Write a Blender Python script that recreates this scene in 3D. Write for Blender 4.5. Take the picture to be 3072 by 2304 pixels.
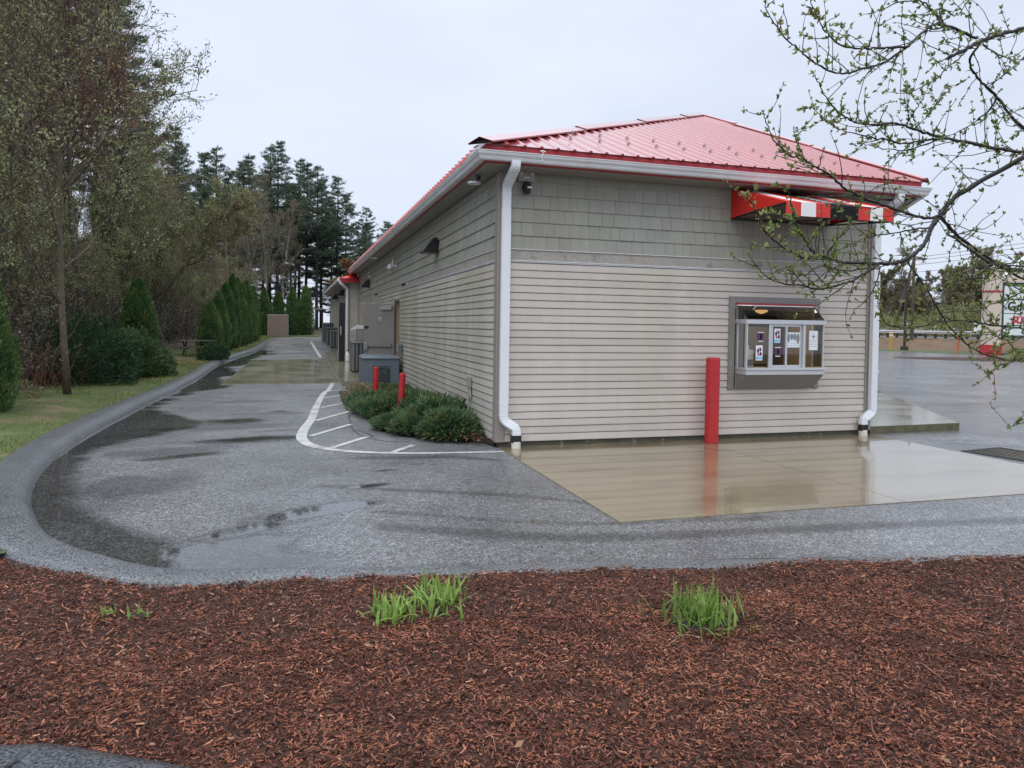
import bpy, math, random
import numpy as np
from mathutils import Vector, Matrix
C = bpy.context.scene
for o in list(bpy.data.objects): bpy.data.objects.remove(o)
rnd = random.Random(7)
rng = np.random.default_rng(11)
R = math.radians

# ------------------------------------------------------------------ camera
def set_camera():
    yaw, pitch, roll = 0.292377598, -0.0246691586, 0.0146390172
    cy, sy, cp, sp = math.cos(yaw), math.sin(yaw), math.cos(pitch), math.sin(pitch)
    f = Vector((sy*cp, cy*cp, sp)); r = Vector((cy, -sy, 0)); u = r.cross(f)
    cr, sr = math.cos(roll), math.sin(roll)
    r2 = r*cr + u*sr; u2 = -r*sr + u*cr
    cd = bpy.data.cameras.new('camera'); co = bpy.data.objects.new('camera', cd)
    C.collection.objects.link(co)
    m = Matrix((r2, u2, -f)).transposed().to_4x4()
    m.translation = Vector((-2.6408, -9.4239, 1.6663))
    co.matrix_world = m
    cd.sensor_width = 36; cd.lens = 36*2174.55/3072
    cd.shift_y = -(1152-1028.67)/3072
    cd.clip_start = 0.05; cd.clip_end = 2000
    C.camera = co
set_camera()

# ------------------------------------------------------------------ sky, sun, exposure
C.view_settings.view_transform = 'Standard'; C.view_settings.look = 'None'
C.view_settings.gamma = 1; C.view_settings.exposure = 0.0
SUN_EL, SUN_AZ = R(52), R(205)       # high sun behind thick cloud, behind the viewer
w = bpy.data.worlds.new('World'); C.world = w; w.use_nodes = True
nt = w.node_tree; nt.nodes.clear()
def N(nt, t, **k):
    n = nt.nodes.new(t)
    for a, b in k.items(): setattr(n, a, b)
    return n
def build_world():
    L = nt.links.new
    out = N(nt, 'ShaderNodeOutputWorld'); bg = N(nt, 'ShaderNodeBackground'); bg.inputs['Strength'].default_value = 0.1
    sky = N(nt, 'ShaderNodeTexSky'); sky.sky_type = 'NISHITA'; sky.sun_disc = False
    sky.sun_elevation = SUN_EL; sky.sun_rotation = SUN_AZ
    tc = N(nt, 'ShaderNodeTexCoord'); sep = N(nt, 'ShaderNodeSeparateXYZ'); L(tc.outputs['Generated'], sep.inputs[0])
    ramp = N(nt, 'ShaderNodeValToRGB'); L(sep.outputs['Z'], ramp.inputs[0])
    # overcast cloud deck: even low down, brighter towards the zenith; values are radiance / 24
    e = ramp.color_ramp.elements
    e[0].position = 0.0; e[0].color = (.312, .340, .402, 1)
    e[1].position = 1.0; e[1].color = (.84, .87, .93, 1)
    for p, c in ((.25, (.316, .346, .412)), (.45, (.330, .361, .425)), (.62, (.55, .58, .64))):
        x = e.new(p); x.color = c + (1,)
    mp = N(nt, 'ShaderNodeMapping'); mp.inputs['Scale'].default_value = (1.4, 1.4, 4.0); L(tc.outputs['Generated'], mp.inputs[0])
    no = N(nt, 'ShaderNodeTexNoise'); no.inputs['Scale'].default_value = 1.6; no.inputs['Detail'].default_value = 5; no.inputs['Roughness'].default_value = .5
    L(mp.outputs[0], no.inputs[0])
    mr = N(nt, 'ShaderNodeMapRange'); mr.inputs[1].default_value = .3; mr.inputs[2].default_value = .72; mr.inputs[3].default_value = 22.9; mr.inputs[4].default_value = 27.0
    L(no.outputs[0], mr.inputs[0])
    sc = N(nt, 'ShaderNodeVectorMath', operation='SCALE'); L(ramp.outputs[0], sc.inputs[0]); L(mr.outputs[0], sc.inputs['Scale'])
    mx = N(nt, 'ShaderNodeMix', data_type='RGBA'); mx.inputs[0].default_value = .96
    L(sky.outputs[0], mx.inputs[6]); L(sc.outputs[0], mx.inputs[7])
    L(mx.outputs[2], bg.inputs[0]); L(bg.outputs[0], out.inputs[0])
build_world()
sd = bpy.data.lights.new('sun', 'SUN'); sd.energy = 0.8; sd.angle = R(50); sd.color = (1, .97, .92)
so = bpy.data.objects.new('sun', sd); C.collection.objects.link(so)
so.rotation_euler = Vector((-math.sin(SUN_AZ)*math.cos(SUN_EL), -math.cos(SUN_AZ)*math.cos(SUN_EL), -math.sin(SUN_EL))).to_track_quat('-Z', 'Y').to_euler()

# ------------------------------------------------------------------ object helpers
def tag(o, label=None, cat=None, group=None, kind=None):
    if label: o['label'] = label
    if cat: o['category'] = cat
    if group: o['group'] = group
    if kind: o['kind'] = kind
    return o
def empty(name, loc=(0, 0, 0), rz=0, label=None, cat=None, group=None):
    o = bpy.data.objects.new(name, None); C.collection.objects.link(o)
    o.location = loc; o.rotation_euler = (0, 0, rz); o.empty_display_size = .1
    return tag(o, label, cat, group)
class Acc:
    def __init__(s): s.V = []; s.F = []; s.MI = []; s.n = 0; s.mi = 0
    def add(s, v, faces):
        v = np.asarray(v, float).reshape(-1, 3); faces = [np.asarray(f, int) for f in faces] if not isinstance(faces, np.ndarray) else [faces]
        for f in faces:
            if f.ndim == 1: f = f[None]
            s.F.append(f + s.n); s.MI.append(s.mi)
        s.V.append(v); s.n += len(v); return s
    def box(s, x0, x1, y0, y1, z0, z1, M=None):
        v = np.array([(x, y, z) for z in (z0, z1) for y in (y0, y1) for x in (x0, x1)], float)
        if M is not None: v = v @ np.array(M.to_3x3()).T + np.array(M.translation)
        return s.add(v, np.array([(0, 2, 3, 1), (4, 5, 7, 6), (0, 1, 5, 4), (2, 6, 7, 3), (0, 4, 6, 2), (1, 3, 7, 5)]))
    def bbox(s, x0, x1, y0, y1, z0, z1, b=.006, M=None):   # box with chamfered edges
        bm = bmesh_box(x0, x1, y0, y1, z0, z1, b)
        v, f = bm
        if M is not None: v = v @ np.array(M.to_3x3()).T + np.array(M.translation)
        return s.add(v, f)
    def quad(s, a, b, c, d): return s.add([a, b, c, d], np.array([[0, 1, 2, 3]]))
    def poly(s, pts): return s.add(pts, np.arange(len(pts))[None])
    def prism(s, pts, h):     # extrude polygon pts along vector h
        pts = np.asarray(pts, float); n = len(pts); v = np.vstack([pts, pts+np.asarray(h)])
        fs = [np.arange(n)[::-1], np.arange(n, 2*n)]
        fs.append(np.array([(i, (i+1) % n, n+(i+1) % n, n+i) for i in range(n)]))
        return s.add(v, fs)
    def tube(s, pts, rad, n=6, cap=True, squash=None):
        pts = np.asarray(pts, float); k = len(pts); rad = np.broadcast_to(np.asarray(rad, float), (k,))
        t = np.gradient(pts, axis=0); t /= np.linalg.norm(t, axis=1)[:, None]+1e-9
        ref = np.array([0, 0, 1.]) if abs(t[:, 2]).mean() < .8 else np.array([1., 0, 0])
        U = np.cross(t, ref); U /= np.linalg.norm(U, axis=1)[:, None]+1e-9; W = np.cross(t, U)
        a = np.arange(n)*2*np.pi/n
        v = pts[:, None]+rad[:, None, None]*(np.cos(a)[None, :, None]*U[:, None]+np.sin(a)[None, :, None]*W[:, None])
        i = np.arange(k-1)[:, None]*n; j = np.arange(n)[None]; j2 = (j+1) % n
        f = np.stack([i+j, i+j2, i+n+j2, i+n+j], -1).reshape(-1, 4)
        fs = [f]
        if cap: fs += [np.arange(n)[::-1], (k-1)*n+np.arange(n)]
        return s.add(v.reshape(-1, 3), fs)
    def lathe(s, prof, n=16, c=(0, 0, 0)):  # prof list of (r,z), closed top/bottom by caps
        k = len(prof); a = np.arange(n)*2*np.pi/n
        v = np.array([[(r*math.cos(x)+c[0], r*math.sin(x)+c[1], z+c[2]) for x in a] for r, z in prof]).reshape(-1, 3)
        i = np.arange(k-1)[:, None]*n; j = np.arange(n)[None]; j2 = (j+1) % n
        f = np.stack([i+j, i+j2, i+n+j2, i+n+j], -1).reshape(-1, 4)
        return s.add(v, [f, np.arange(n)[::-1], (k-1)*n+np.arange(n)])
    def build(s, name, mat, parent=None, smooth=False, attr=None, kind=None):
        me = bpy.data.meshes.new(name)
        V = np.concatenate(s.V) if s.V else np.zeros((0, 3))
        me.vertices.add(len(V)); me.vertices.foreach_set('co', V.ravel())
        tot = np.concatenate([np.full(len(f), f.shape[1]) for f in s.F]); li = np.concatenate([f.ravel() for f in s.F])
        me.loops.add(len(li)); me.loops.foreach_set('vertex_index', li)
        me.polygons.add(len(tot)); me.polygons.foreach_set('loop_start', np.concatenate([[0], np.cumsum(tot)[:-1]])); me.polygons.foreach_set('loop_total', tot)
        mats = mat if isinstance(mat, (list, tuple)) else [mat]
        for m in mats: me.materials.append(m)
        if len(mats) > 1: me.polygons.foreach_set('material_index', np.concatenate([np.full(len(f), m) for f, m in zip(s.F, s.MI)]))
        me.update(calc_edges=True)
        me.polygons.foreach_set('use_smooth', np.full(len(tot), bool(smooth)))
        for an, av in (attr or {}).items():
            at = me.attributes.new(an, 'FLOAT', 'POINT'); at.data.foreach_set('value', np.asarray(av, np.float32))
        o = bpy.data.objects.new(name, me); C.collection.objects.link(o)
        if parent: o.parent = parent
        if kind: o['kind'] = kind
        return o
def bmesh_box(x0, x1, y0, y1, z0, z1, b):
    vs = []; idx = {}
    for kx, x in enumerate((x0, x1)):
        for ky, y in enumerate((y0, y1)):
            for kz, z in enumerate((z0, z1)):
                sx, sy, sz = (1, -1)[kx]*b, (1, -1)[ky]*b, (1, -1)[kz]*b
                for ax, p in (('x', (x, y+sy, z+sz)), ('y', (x+sx, y, z+sz)), ('z', (x+sx, y+sy, z))):
                    idx[(kx, ky, kz, ax)] = len(vs); vs.append(p)
    fs = []
    g = lambda kx, ky, kz, ax: idx[(kx, ky, kz, ax)]
    for k in (0, 1):
        o = 1 if k else -1
        f = [g(k, 0, 0, 'x'), g(k, 1, 0, 'x'), g(k, 1, 1, 'x'), g(k, 0, 1, 'x')]; fs.append(f[::o])
        f = [g(0, k, 0, 'y'), g(0, k, 1, 'y'), g(1, k, 1, 'y'), g(1, k, 0, 'y')]; fs.append(f[::o])
        f = [g(0, 0, k, 'z'), g(1, 0, k, 'z'), g(1, 1, k, 'z'), g(0, 1, k, 'z')]; fs.append(f[::o])
    for a in (0, 1):
        for b2 in (0, 1):
            fs.append([g(a, b2, 0, 'x'), g(a, b2, 1, 'x'), g(a, b2, 1, 'y'), g(a, b2, 0, 'y')])
            fs.append([g(a, 0, b2, 'x'), g(a, 1, b2, 'x'), g(a, 1, b2, 'z'), g(a, 0, b2, 'z')])
            fs.append([g(0, a, b2, 'y'), g(1, a, b2, 'y'), g(1, a, b2, 'z'), g(0, a, b2, 'z')])
    tri = [[g(a, b2, c, 'x'), g(a, b2, c, 'y'), g(a, b2, c, 'z')] for a in (0, 1) for b2 in (0, 1) for c in (0, 1)]
    return np.array(vs, float), [np.array(fs), np.array(tri)]
def copy_tree(o, parent=None, loc=None, rz=None, sc=None, label=None, group=None):
    c = o.copy(); C.collection.objects.link(c)
    if parent: c.parent = parent
    if loc is not None: c.location = loc
    if rz is not None: c.rotation_euler = (c.rotation_euler[0], c.rotation_euler[1], rz)
    if sc is not None: c.scale = sc if hasattr(sc, '__len__') else (sc, sc, sc)
    if label: c['label'] = label
    if group: c['group'] = group
    for ch in list(o.children): copy_tree(ch, c)
    return c

# ------------------------------------------------------------------ materials
def mat(name, col, rough=.6, var=.12, vscale=6., bump=0., bscale=40., spec=.5, metal=0., coat=0., island=0., fine=0., fscale=300., stretch=None, col2=None, c2scale=2., c2lo=.5, c2hi=.7, rvar=0.):
    m = bpy.data.materials.new(name); m.use_nodes = True; t = m.node_tree; t.nodes.clear(); L = t.links.new
    out = N(t, 'ShaderNodeOutputMaterial'); p = N(t, 'ShaderNodeBsdfPrincipled'); L(p.outputs[0], out.inputs[0])
    p.inputs['Roughness'].default_value = rough; p.inputs['Metallic'].default_value = metal
    p.inputs['Specular IOR Level'].default_value = spec; p.inputs['Coat Weight'].default_value = coat
    geo = N(t, 'ShaderNodeNewGeometry'); mp = N(t, 'ShaderNodeMapping'); L(geo.outputs['Position'], mp.inputs[0])
    if stretch: mp.inputs['Scale'].default_value = stretch
    no = N(t, 'ShaderNodeTexNoise'); no.inputs['Scale'].default_value = vscale; no.inputs['Detail'].default_value = 6; no.inputs['Roughness'].default_value = .65
    L(mp.outputs[0], no.inputs[0])
    mr = N(t, 'ShaderNodeMapRange'); L(no.outputs[0], mr.inputs[0]); mr.inputs[1].default_value = .25; mr.inputs[2].default_value = .75
    mr.inputs[3].default_value = 1-var; mr.inputs[4].default_value = 1+var
    fac = mr.outputs[0]
    def mul(a, b):
        x = N(t, 'ShaderNodeMath', operation='MULTIPLY'); L(a, x.inputs[0]); L(b, x.inputs[1]); return x.outputs[0]
    if fine:
        n2 = N(t, 'ShaderNodeTexNoise'); n2.inputs['Scale'].default_value = fscale; n2.inputs['Detail'].default_value = 2; L(geo.outputs['Position'], n2.inputs[0])
        m2 = N(t, 'ShaderNodeMapRange'); L(n2.outputs[0], m2.inputs[0]); m2.inputs[1].default_value = .3; m2.inputs[2].default_value = .7; m2.inputs[3].default_value = 1-fine; m2.inputs[4].default_value = 1+fine
        fac = mul(fac, m2.outputs[0])
    if island:
        m3 = N(t, 'ShaderNodeMapRange'); L(geo.outputs['Random Per Island'], m3.inputs[0]); m3.inputs[3].default_value = 1-island; m3.inputs[4].default_value = 1+island
        fac = mul(fac, m3.outputs[0])
    base = N(t, 'ShaderNodeRGB'); base.outputs[0].default_value = tuple(col)+(1,)
    bo = base.outputs[0]
    if col2:
        n4 = N(t, 'ShaderNodeTexNoise'); n4.inputs['Scale'].default_value = c2scale; n4.inputs['Detail'].default_value = 5; L(mp.outputs[0], n4.inputs[0])
        m4 = N(t, 'ShaderNodeMapRange'); L(n4.outputs[0], m4.inputs[0]); m4.inputs[1].default_value = c2lo; m4.inputs[2].default_value = c2hi
        mx = N(t, 'ShaderNodeMix', data_type='RGBA'); L(m4.outputs[0], mx.inputs[0]); L(bo, mx.inputs[6]); mx.inputs[7].default_value = tuple(col2)+(1,); bo = mx.outputs[2]
    sc = N(t, 'ShaderNodeVectorMath', operation='SCALE'); L(bo, sc.inputs[0]); L(fac, sc.inputs['Scale'])
    L(sc.outputs[0], p.inputs['Base Color'])
    if rvar:
        m5 = N(t, 'ShaderNodeMapRange'); L(no.outputs[0], m5.inputs[0]); m5.inputs[1].default_value = .3; m5.inputs[2].default_value = .7; m5.inputs[3].default_value = max(.02, rough-rvar); m5.inputs[4].default_value = rough+rvar
        L(m5.outputs[0], p.inputs['Roughness'])
    if bump:
        nb = N(t, 'ShaderNodeTexNoise'); nb.inputs['Scale'].default_value = bscale; nb.inputs['Detail'].default_value = 3; L(mp.outputs[0], nb.inputs[0])
        b = N(t, 'ShaderNodeBump'); b.inputs['Strength'].default_value = bump; b.inputs['Distance'].default_value = .01; L(nb.outputs[0], b.inputs['Height']); L(b.outputs[0], p.inputs['Normal'])
    return m
def leaf_mat(name, col, col2=None, var=.35, trans=.3, rough=.55, c2scale=.8, lo=.45, hi=.6, isl=.35):
    m = mat(name, col, rough, var=var, vscale=1.3, island=isl, col2=col2, c2scale=c2scale, c2lo=lo, c2hi=hi, spec=.25)
    t = m.node_tree; L = t.links.new
    p = next(n for n in t.nodes if n.type == 'BSDF_PRINCIPLED'); out = next(n for n in t.nodes if n.type == 'OUTPUT_MATERIAL')
    tr = N(t, 'ShaderNodeBsdfTranslucent'); L(p.inputs['Base Color'].links[0].from_socket, tr.inputs[0])
    mx = N(t, 'ShaderNodeMixShader'); mx.inputs[0].default_value = trans; L(p.outputs[0], mx.inputs[1]); L(tr.outputs[0], mx.inputs[2]); L(mx.outputs[0], out.inputs[0])
    return m
def wall_mat(name, col, col2, lo=.5, hi=.75, streak=.1):
    return mat(name, col, .5, var=streak, vscale=3., stretch=(1, 1, .18), fine=.03, fscale=90, col2=col2, c2scale=.7, c2lo=lo, c2hi=hi, spec=.35, island=.05)
def glass_mat(name, tint=(.8, .85, .85), fac=.12, rough=.02):
    m = bpy.data.materials.new(name); m.use_nodes = True; t = m.node_tree; t.nodes.clear(); L = t.links.new
    out = N(t, 'ShaderNodeOutputMaterial'); g = N(t, 'ShaderNodeBsdfGlossy'); g.inputs['Roughness'].default_value = rough
    tr = N(t, 'ShaderNodeBsdfTransparent'); tr.inputs[0].default_value = tuple(tint)+(1,)
    fr = N(t, 'ShaderNodeFresnel'); fr.inputs[0].default_value = 1.5
    ad = N(t, 'ShaderNodeMath', operation='ADD'); ad.use_clamp = True; ad.inputs[1].default_value = fac; L(fr.outputs[0], ad.inputs[0])
    mx = N(t, 'ShaderNodeMixShader'); L(ad.outputs[0], mx.inputs[0]); L(tr.outputs[0], mx.inputs[1]); L(g.outputs[0], mx.inputs[2]); L(mx.outputs[0], out.inputs[0])
    return m
def emit_mat(name, col, s):
    m = bpy.data.materials.new(name); m.use_nodes = True; t = m.node_tree; t.nodes.clear()
    out = N(t, 'ShaderNodeOutputMaterial'); e = N(t, 'ShaderNodeEmission'); e.inputs[0].default_value = tuple(col)+(1,); e.inputs[1].default_value = s
    t.links.new(e.outputs[0], out.inputs[0]); return m

def asphalt_mat():
    m = bpy.data.materials.new('wet_asphalt'); m.use_nodes = True; t = m.node_tree; t.nodes.clear(); L = t.links.new
    out = N(t, 'ShaderNodeOutputMaterial'); p = N(t, 'ShaderNodeBsdfPrincipled'); L(p.outputs[0], out.inputs[0])
    geo = N(t, 'ShaderNodeNewGeometry'); P = geo.outputs['Position']
    def noise(s, d=4, r=.6):
        n = N(t, 'ShaderNodeTexNoise'); n.inputs['Scale'].default_value = s; n.inputs['Detail'].default_value = d; n.inputs['Roughness'].default_value = r; L(P, n.inputs[0]); return n.outputs[0]
    def mr(x, a, b, c, d):
        n = N(t, 'ShaderNodeMapRange'); L(x, n.inputs[0])
        for i, v in enumerate((a, b, c, d)): n.inputs[i+1].default_value = v
        return n.outputs[0]
    def ma(op, a, b):
        n = N(t, 'ShaderNodeMath', operation=op)
        for i, v in enumerate((a, b)):
            if isinstance(v, (int, float)): n.inputs[i].default_value = v
            else: L(v, n.inputs[i])
        return n.outputs[0]
    at = N(t, 'ShaderNodeAttribute'); at.attribute_name = 'wet'
    wet = at.outputs['Fac']
    wet = mr(ma('ADD', ma('MULTIPLY', wet, 1.15), ma('MULTIPLY', ma('SUBTRACT', noise(3.2, 4), .5), .42)), .30, .72, 0, 1)     # puddle edge
    vo = N(t, 'ShaderNodeTexVoronoi'); vo.inputs['Scale'].default_value = 95; L(P, vo.inputs[0])
    stone = N(t, 'ShaderNodeSeparateColor'); L(vo.outputs['Color'], stone.inputs[0])
    vo2 = N(t, 'ShaderNodeTexVoronoi'); vo2.inputs['Scale'].default_value = 42; L(P, vo2.inputs[0]); stone2 = N(t, 'ShaderNodeSeparateColor'); L(vo2.outputs['Color'], stone2.inputs[0])
    st = ma('MULTIPLY', mr(stone.outputs[0], .4, 1, .6, 1.9), mr(stone2.outputs[1], .2, 1, .82, 1.2))
    big = mr(noise(.55, 5), .3, .7, .62, 1.35)
    k = ma('MULTIPLY', ma('MULTIPLY', st, big), mr(noise(14, 4), .3, .7, .8, 1.2))
    dp = N(t, 'ShaderNodeAttribute'); dp.attribute_name = 'damp'; dmp = mr(ma('ADD', dp.outputs['Fac'], ma('MULTIPLY', ma('SUBTRACT', noise(2.6, 5), .5), .5)), .25, .75, 0, 1)
    k = ma('MULTIPLY', k, mr(wet, 0, 1, 1, .42)); k = ma('MULTIPLY', k, mr(dmp, 0, 1, 1, .5))
    sc = N(t, 'ShaderNodeVectorMath', operation='SCALE'); sc.inputs[0].default_value = (.160, .163, .169); L(k, sc.inputs['Scale'])
    L(sc.outputs[0], p.inputs['Base Color'])
    p.inputs['Specular IOR Level'].default_value = .5
    damp = mr(noise(.8, 5), .35, .65, .20, .40)
    rough = ma('ADD', ma('MULTIPLY', damp, ma('SUBTRACT', 1, wet)), .03)
    sx = N(t, 'ShaderNodeSeparateXYZ'); L(P, sx.inputs[0]); rough = ma('MULTIPLY', rough, mr(sx.outputs[0], 6.2, 9.5, 1, .5))
    L(rough, p.inputs['Roughness'])
    b = N(t, 'ShaderNodeBump'); b.inputs['Distance'].default_value = .006
    L(mr(wet, 0, 1, .42, .0), b.inputs['Strength']); L(ma('ADD', vo.outputs['Distance'], noise(90, 2)), b.inputs['Height'])
    L(b.outputs[0], p.inputs['Normal'])
    return m

M = {}
M['asphalt'] = asphalt_mat()
M['berm'] = mat('berm_asphalt', (.120, .127, .136), .30, var=.25, vscale=2.5, fine=.9, fscale=75, bump=.6, bscale=75)
M['walk_edge'] = mat('near_edge_asphalt', (.07, .075, .085), .3, var=.4, vscale=9, fine=.9, fscale=85, bump=.9, bscale=90)
M['pad'] = mat('wet_concrete_pad', (.235, .195, .115), .20, var=.12, vscale=2.2, stretch=(.45, 1.5, 1), fine=.20, fscale=55, bump=.03, bscale=45, col2=(.165, .125, .07), c2scale=1.5, rvar=.04, spec=1.0, coat=.5)
M['slab'] = mat('wet_concrete', (.27, .255, .19), .13, spec=.9, var=.25, vscale=1.2, fine=.15, fscale=90, bump=.06, bscale=50, col2=(.16, .14, .085), c2scale=1.1, rvar=.09, stretch=(.8, 1.1, 1))
M['slab_side'] = mat('mossy_concrete_edge', (.11, .10, .06), .8, var=.4, vscale=9, fine=.3, fscale=80, col2=(.06, .07, .03), c2scale=4)
M['white_paint'] = mat('worn_white_paint', (.55, .56, .56), .4, var=.16, vscale=5, fine=.35, fscale=90, col2=(.36, .335, .29), c2scale=3, c2lo=.48, c2hi=.66)
M['crack'] = mat('crack_filler', (.012, .012, .013), .3)
M['ground'] = mat('leaf_litter_soil', (.055, .04, .024), .9, var=.5, vscale=3, fine=.4, fscale=40, col2=(.09, .065, .035), c2scale=1.5, bump=.8, bscale=14)
M['grass_ground'] = mat('thin_lawn', (.070, .098, .026), .9, var=.35, vscale=2.5, fine=.4, fscale=60, col2=(.14, .11, .06), c2scale=1.3, c2lo=.52, c2hi=.68, bump=.8, bscale=30)
M['far_grass'] = mat('roadside_grass', (.07, .10, .03), .9, var=.3, vscale=1, fine=.3, fscale=10, col2=(.10, .10, .04), c2scale=.4)
M['dead_grass'] = mat('dry_embankment_grass', (.14, .085, .045), .9, var=.4, vscale=1.5, fine=.4, fscale=9, stretch=(1, 1, .3), col2=(.08, .07, .03), c2scale=.8)
M['soil'] = mat('bed_soil', (.03, .02, .014), .85, var=.5, vscale=8, fine=.4, fscale=60, bump=1, bscale=40)
M['mulch_base'] = mat('mulch_base', (.048, .017, .010), .8, var=.5, vscale=5, fine=.6, fscale=90, bump=1, bscale=70)
M['chips'] = mat('mulch_chips', (.225, .080, .043), .55, var=.3, vscale=1.6, island=.75, col2=(.10, .032, .018), c2scale=5, c2lo=.45, c2hi=.65, spec=.35)
M['chips_dark'] = mat('dark_mulch_chips', (.060, .021, .013), .55, var=.4, vscale=2, island=.7, spec=.3)
M['chips_pale'] = mat('pale_chips', (.34, .165, .10), .55, var=.2, vscale=3, island=.55, spec=.35)
M['siding'] = wall_mat('beige_siding', (.53, .482, .437), (.485, .455, .39), .5, .75, .07)
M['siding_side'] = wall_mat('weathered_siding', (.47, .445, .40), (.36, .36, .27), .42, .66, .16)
M['shingle'] = wall_mat('sage_shingle', (.30, .295, .238), (.32, .325, .285), .4, .6)
M['trim'] = mat('taupe_trim', (.265, .238, .213), .5, var=.08, vscale=3, stretch=(1, 1, .3))
M['band'] = mat('band_trim', (.345, .325, .29), .55, var=.12, vscale=4, fine=.12, fscale=40, col2=(.24, .225, .2), c2scale=6, c2lo=.58, c2hi=.66)
M['found'] = mat('foundation_concrete', (.07, .067, .048), .7, var=.4, vscale=6, fine=.3, fscale=60, col2=(.16, .15, .12), c2scale=9, c2lo=.62, c2hi=.68)
M['soffit'] = mat('taupe_soffit', (.27, .25, .225), .5, var=.1, vscale=2)
M['gutter'] = mat('white_gutter', (.66, .67, .69), .35, var=.1, vscale=3, stretch=(1, 1, .2), col2=(.5, .49, .47), c2scale=1.6, c2lo=.55, c2hi=.75)
M['downspout'] = mat('white_downspout', (.74, .77, .80), .35, var=.04, vscale=3)
M['red_fascia'] = mat('red_fascia', (.36, .018, .022), .4, var=.12, vscale=3)
M['roof'] = mat('red_metal_roof', (.43, .075, .085), .23, var=.06, vscale=.8, spec=.9, coat=1.0, fine=.05, fscale=12)
M['black_rubber'] = mat('black_rubber', (.012, .012, .013), .5)
M['pvc'] = mat('cream_pvc', (.66, .64, .56), .4)
M['black'] = mat('black_metal', (.012, .012, .013), .45)
M['dark_metal'] = mat('dark_bronze', (.03, .027, .024), .45)
M['win_trim'] = mat('grey_window_trim', (.225, .215, .205), .5, var=.06)
M['alum'] = mat('brushed_aluminium', (.62, .64, .66), .32, var=.05, metal=.55)
M['glass'] = glass_mat('window_glass', (.86, .9, .88), .05)
M['glass_dark'] = glass_mat('tinted_canopy_glass', (.24, .25, .27), .18)
M['red_line'] = mat('red_strip', (.38, .03, .04), .4)
M['bollard'] = mat('red_bollard_paint', (.46, .022, .026), .38, var=.14, vscale=5, col2=(.33, .03, .03), c2scale=5, c2lo=.55, c2hi=.68, fine=.08, fscale=60)
M['awn_red'] = mat('red_vinyl', (.62, .022, .014), .42, var=.08, vscale=3)
M['awn_white'] = mat('white_vinyl', (.78, .77, .76), .45, var=.05)
M['awn_black'] = mat('black_vinyl', (.007, .007, .007), .6, spec=.2)
M['door_grey'] = mat('grey_steel_door', (.21, .195, .18), .45, var=.1, vscale=3, col2=(.25, .19, .15), c2scale=1.4)
M['steel'] = mat('galvanised_steel', (.42, .42, .41), .35, metal=.7, var=.12, vscale=5)
M['unit_blue'] = mat('blue_grey_cabinet', (.125, .155, .185), .45, var=.08, vscale=3)
M['unit_grey'] = mat('grey_condenser', (.19, .185, .175), .45, var=.08, vscale=4)
M['unit_coil'] = mat('condenser_coil', (.035, .05, .06), .5, var=.2, vscale=20)
M['unit_green'] = mat('green_grey_condenser', (.12, .16, .15), .5, var=.08)
M['conduit'] = mat('grey_conduit', (.30, .30, .29), .45)
M['paper'] = mat('white_paper', (.80, .82, .84), .6, var=.02)
M['ink'] = mat('dark_ink', (.06, .05, .08), .6)
M['purple'] = mat('purple_print', (.10, .03, .10), .5); M['pink'] = mat('pink_print', (.55, .10, .16), .5); M['sky_print'] = mat('blue_print', (.22, .52, .80), .5)
M['cream'] = mat('cream_print', (.75, .70, .58), .5); M['grey_print'] = mat('grey_print', (.22, .24, .23), .5); M['blue_oval'] = mat('blue_grey_print', (.18, .24, .36), .5)
M['room'] = mat('tan_interior', (.40, .31, .19), .7, var=.1, vscale=2); M['counter'] = mat('brown_counter', (.20, .12, .07), .5, var=.15)
M['bark'] = mat('grey_brown_bark', (.085, .068, .052), .85, var=.35, vscale=9, stretch=(1, 1, .25), fine=.3, fscale=60, bump=.6, bscale=30)
M['bark_tan'] = mat('tan_lichen_bark', (.105, .08, .058), .85, var=.35, vscale=7, stretch=(1, 1, .3), fine=.3, fscale=50, col2=(.14, .135, .095), c2scale=5, bump=.6, bscale=30)
M['bark_dark'] = mat('dark_pine_bark', (.035, .030, .026), .9, var=.35, vscale=6, stretch=(1, 1, .3))
M['bark_pale'] = mat('pale_birch_bark', (.30, .28, .25), .8, var=.3, vscale=5, stretch=(1, 1, .3))
M['twig'] = mat('dark_twig', (.058, .049, .043), .8, var=.3, vscale=2)
M['twig_wet'] = mat('wet_apple_bark', (.024, .019, .017), .5, var=.35, vscale=30, bump=.5, bscale=120)
M['bud_green'] = leaf_mat('yellow_green_buds', (.31, .34, .155), (.24, .22, .13), c2scale=.6)
M['bud_red'] = leaf_mat('red_maple_buds', (.28, .15, .105), (.30, .28, .13), c2scale=.5, lo=.48, hi=.6)
M['bud_tan'] = leaf_mat('tan_catkins', (.29, .26, .16), (.20, .17, .11))
M['needle'] = leaf_mat('pine_needles', (.105, .15, .11), (.13, .165, .105), trans=.32, c2scale=.35)  # needle colour lightened in place of distant mist
M['thuja'] = leaf_mat('arborvitae_sprays', (.075, .16, .045), (.135, .20, .065), trans=.15, c2scale=3)
M['thuja_dark'] = leaf_mat('dark_evergreen_sprays', (.038, .085, .036), (.06, .10, .045), trans=.12, c2scale=3)
M['evergreen_core'] = mat('evergreen_core', (.008, .014, .007), .9, var=.3)  # near-black, puts the shade deep inside the foliage into the colour
M['juniper'] = leaf_mat('juniper_sprays', (.075, .14, .065), (.13, .16, .065), trans=.12, c2scale=3)
M['apple_leaf'] = leaf_mat('young_apple_leaf', (.22, .30, .08), (.28, .29, .11), trans=.4, c2scale=4, rough=.4)
M['lily'] = leaf_mat('daylily_blade', (.21, .35, .075), (.31, .43, .13), trans=.4, c2scale=14, rough=.4)
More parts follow.
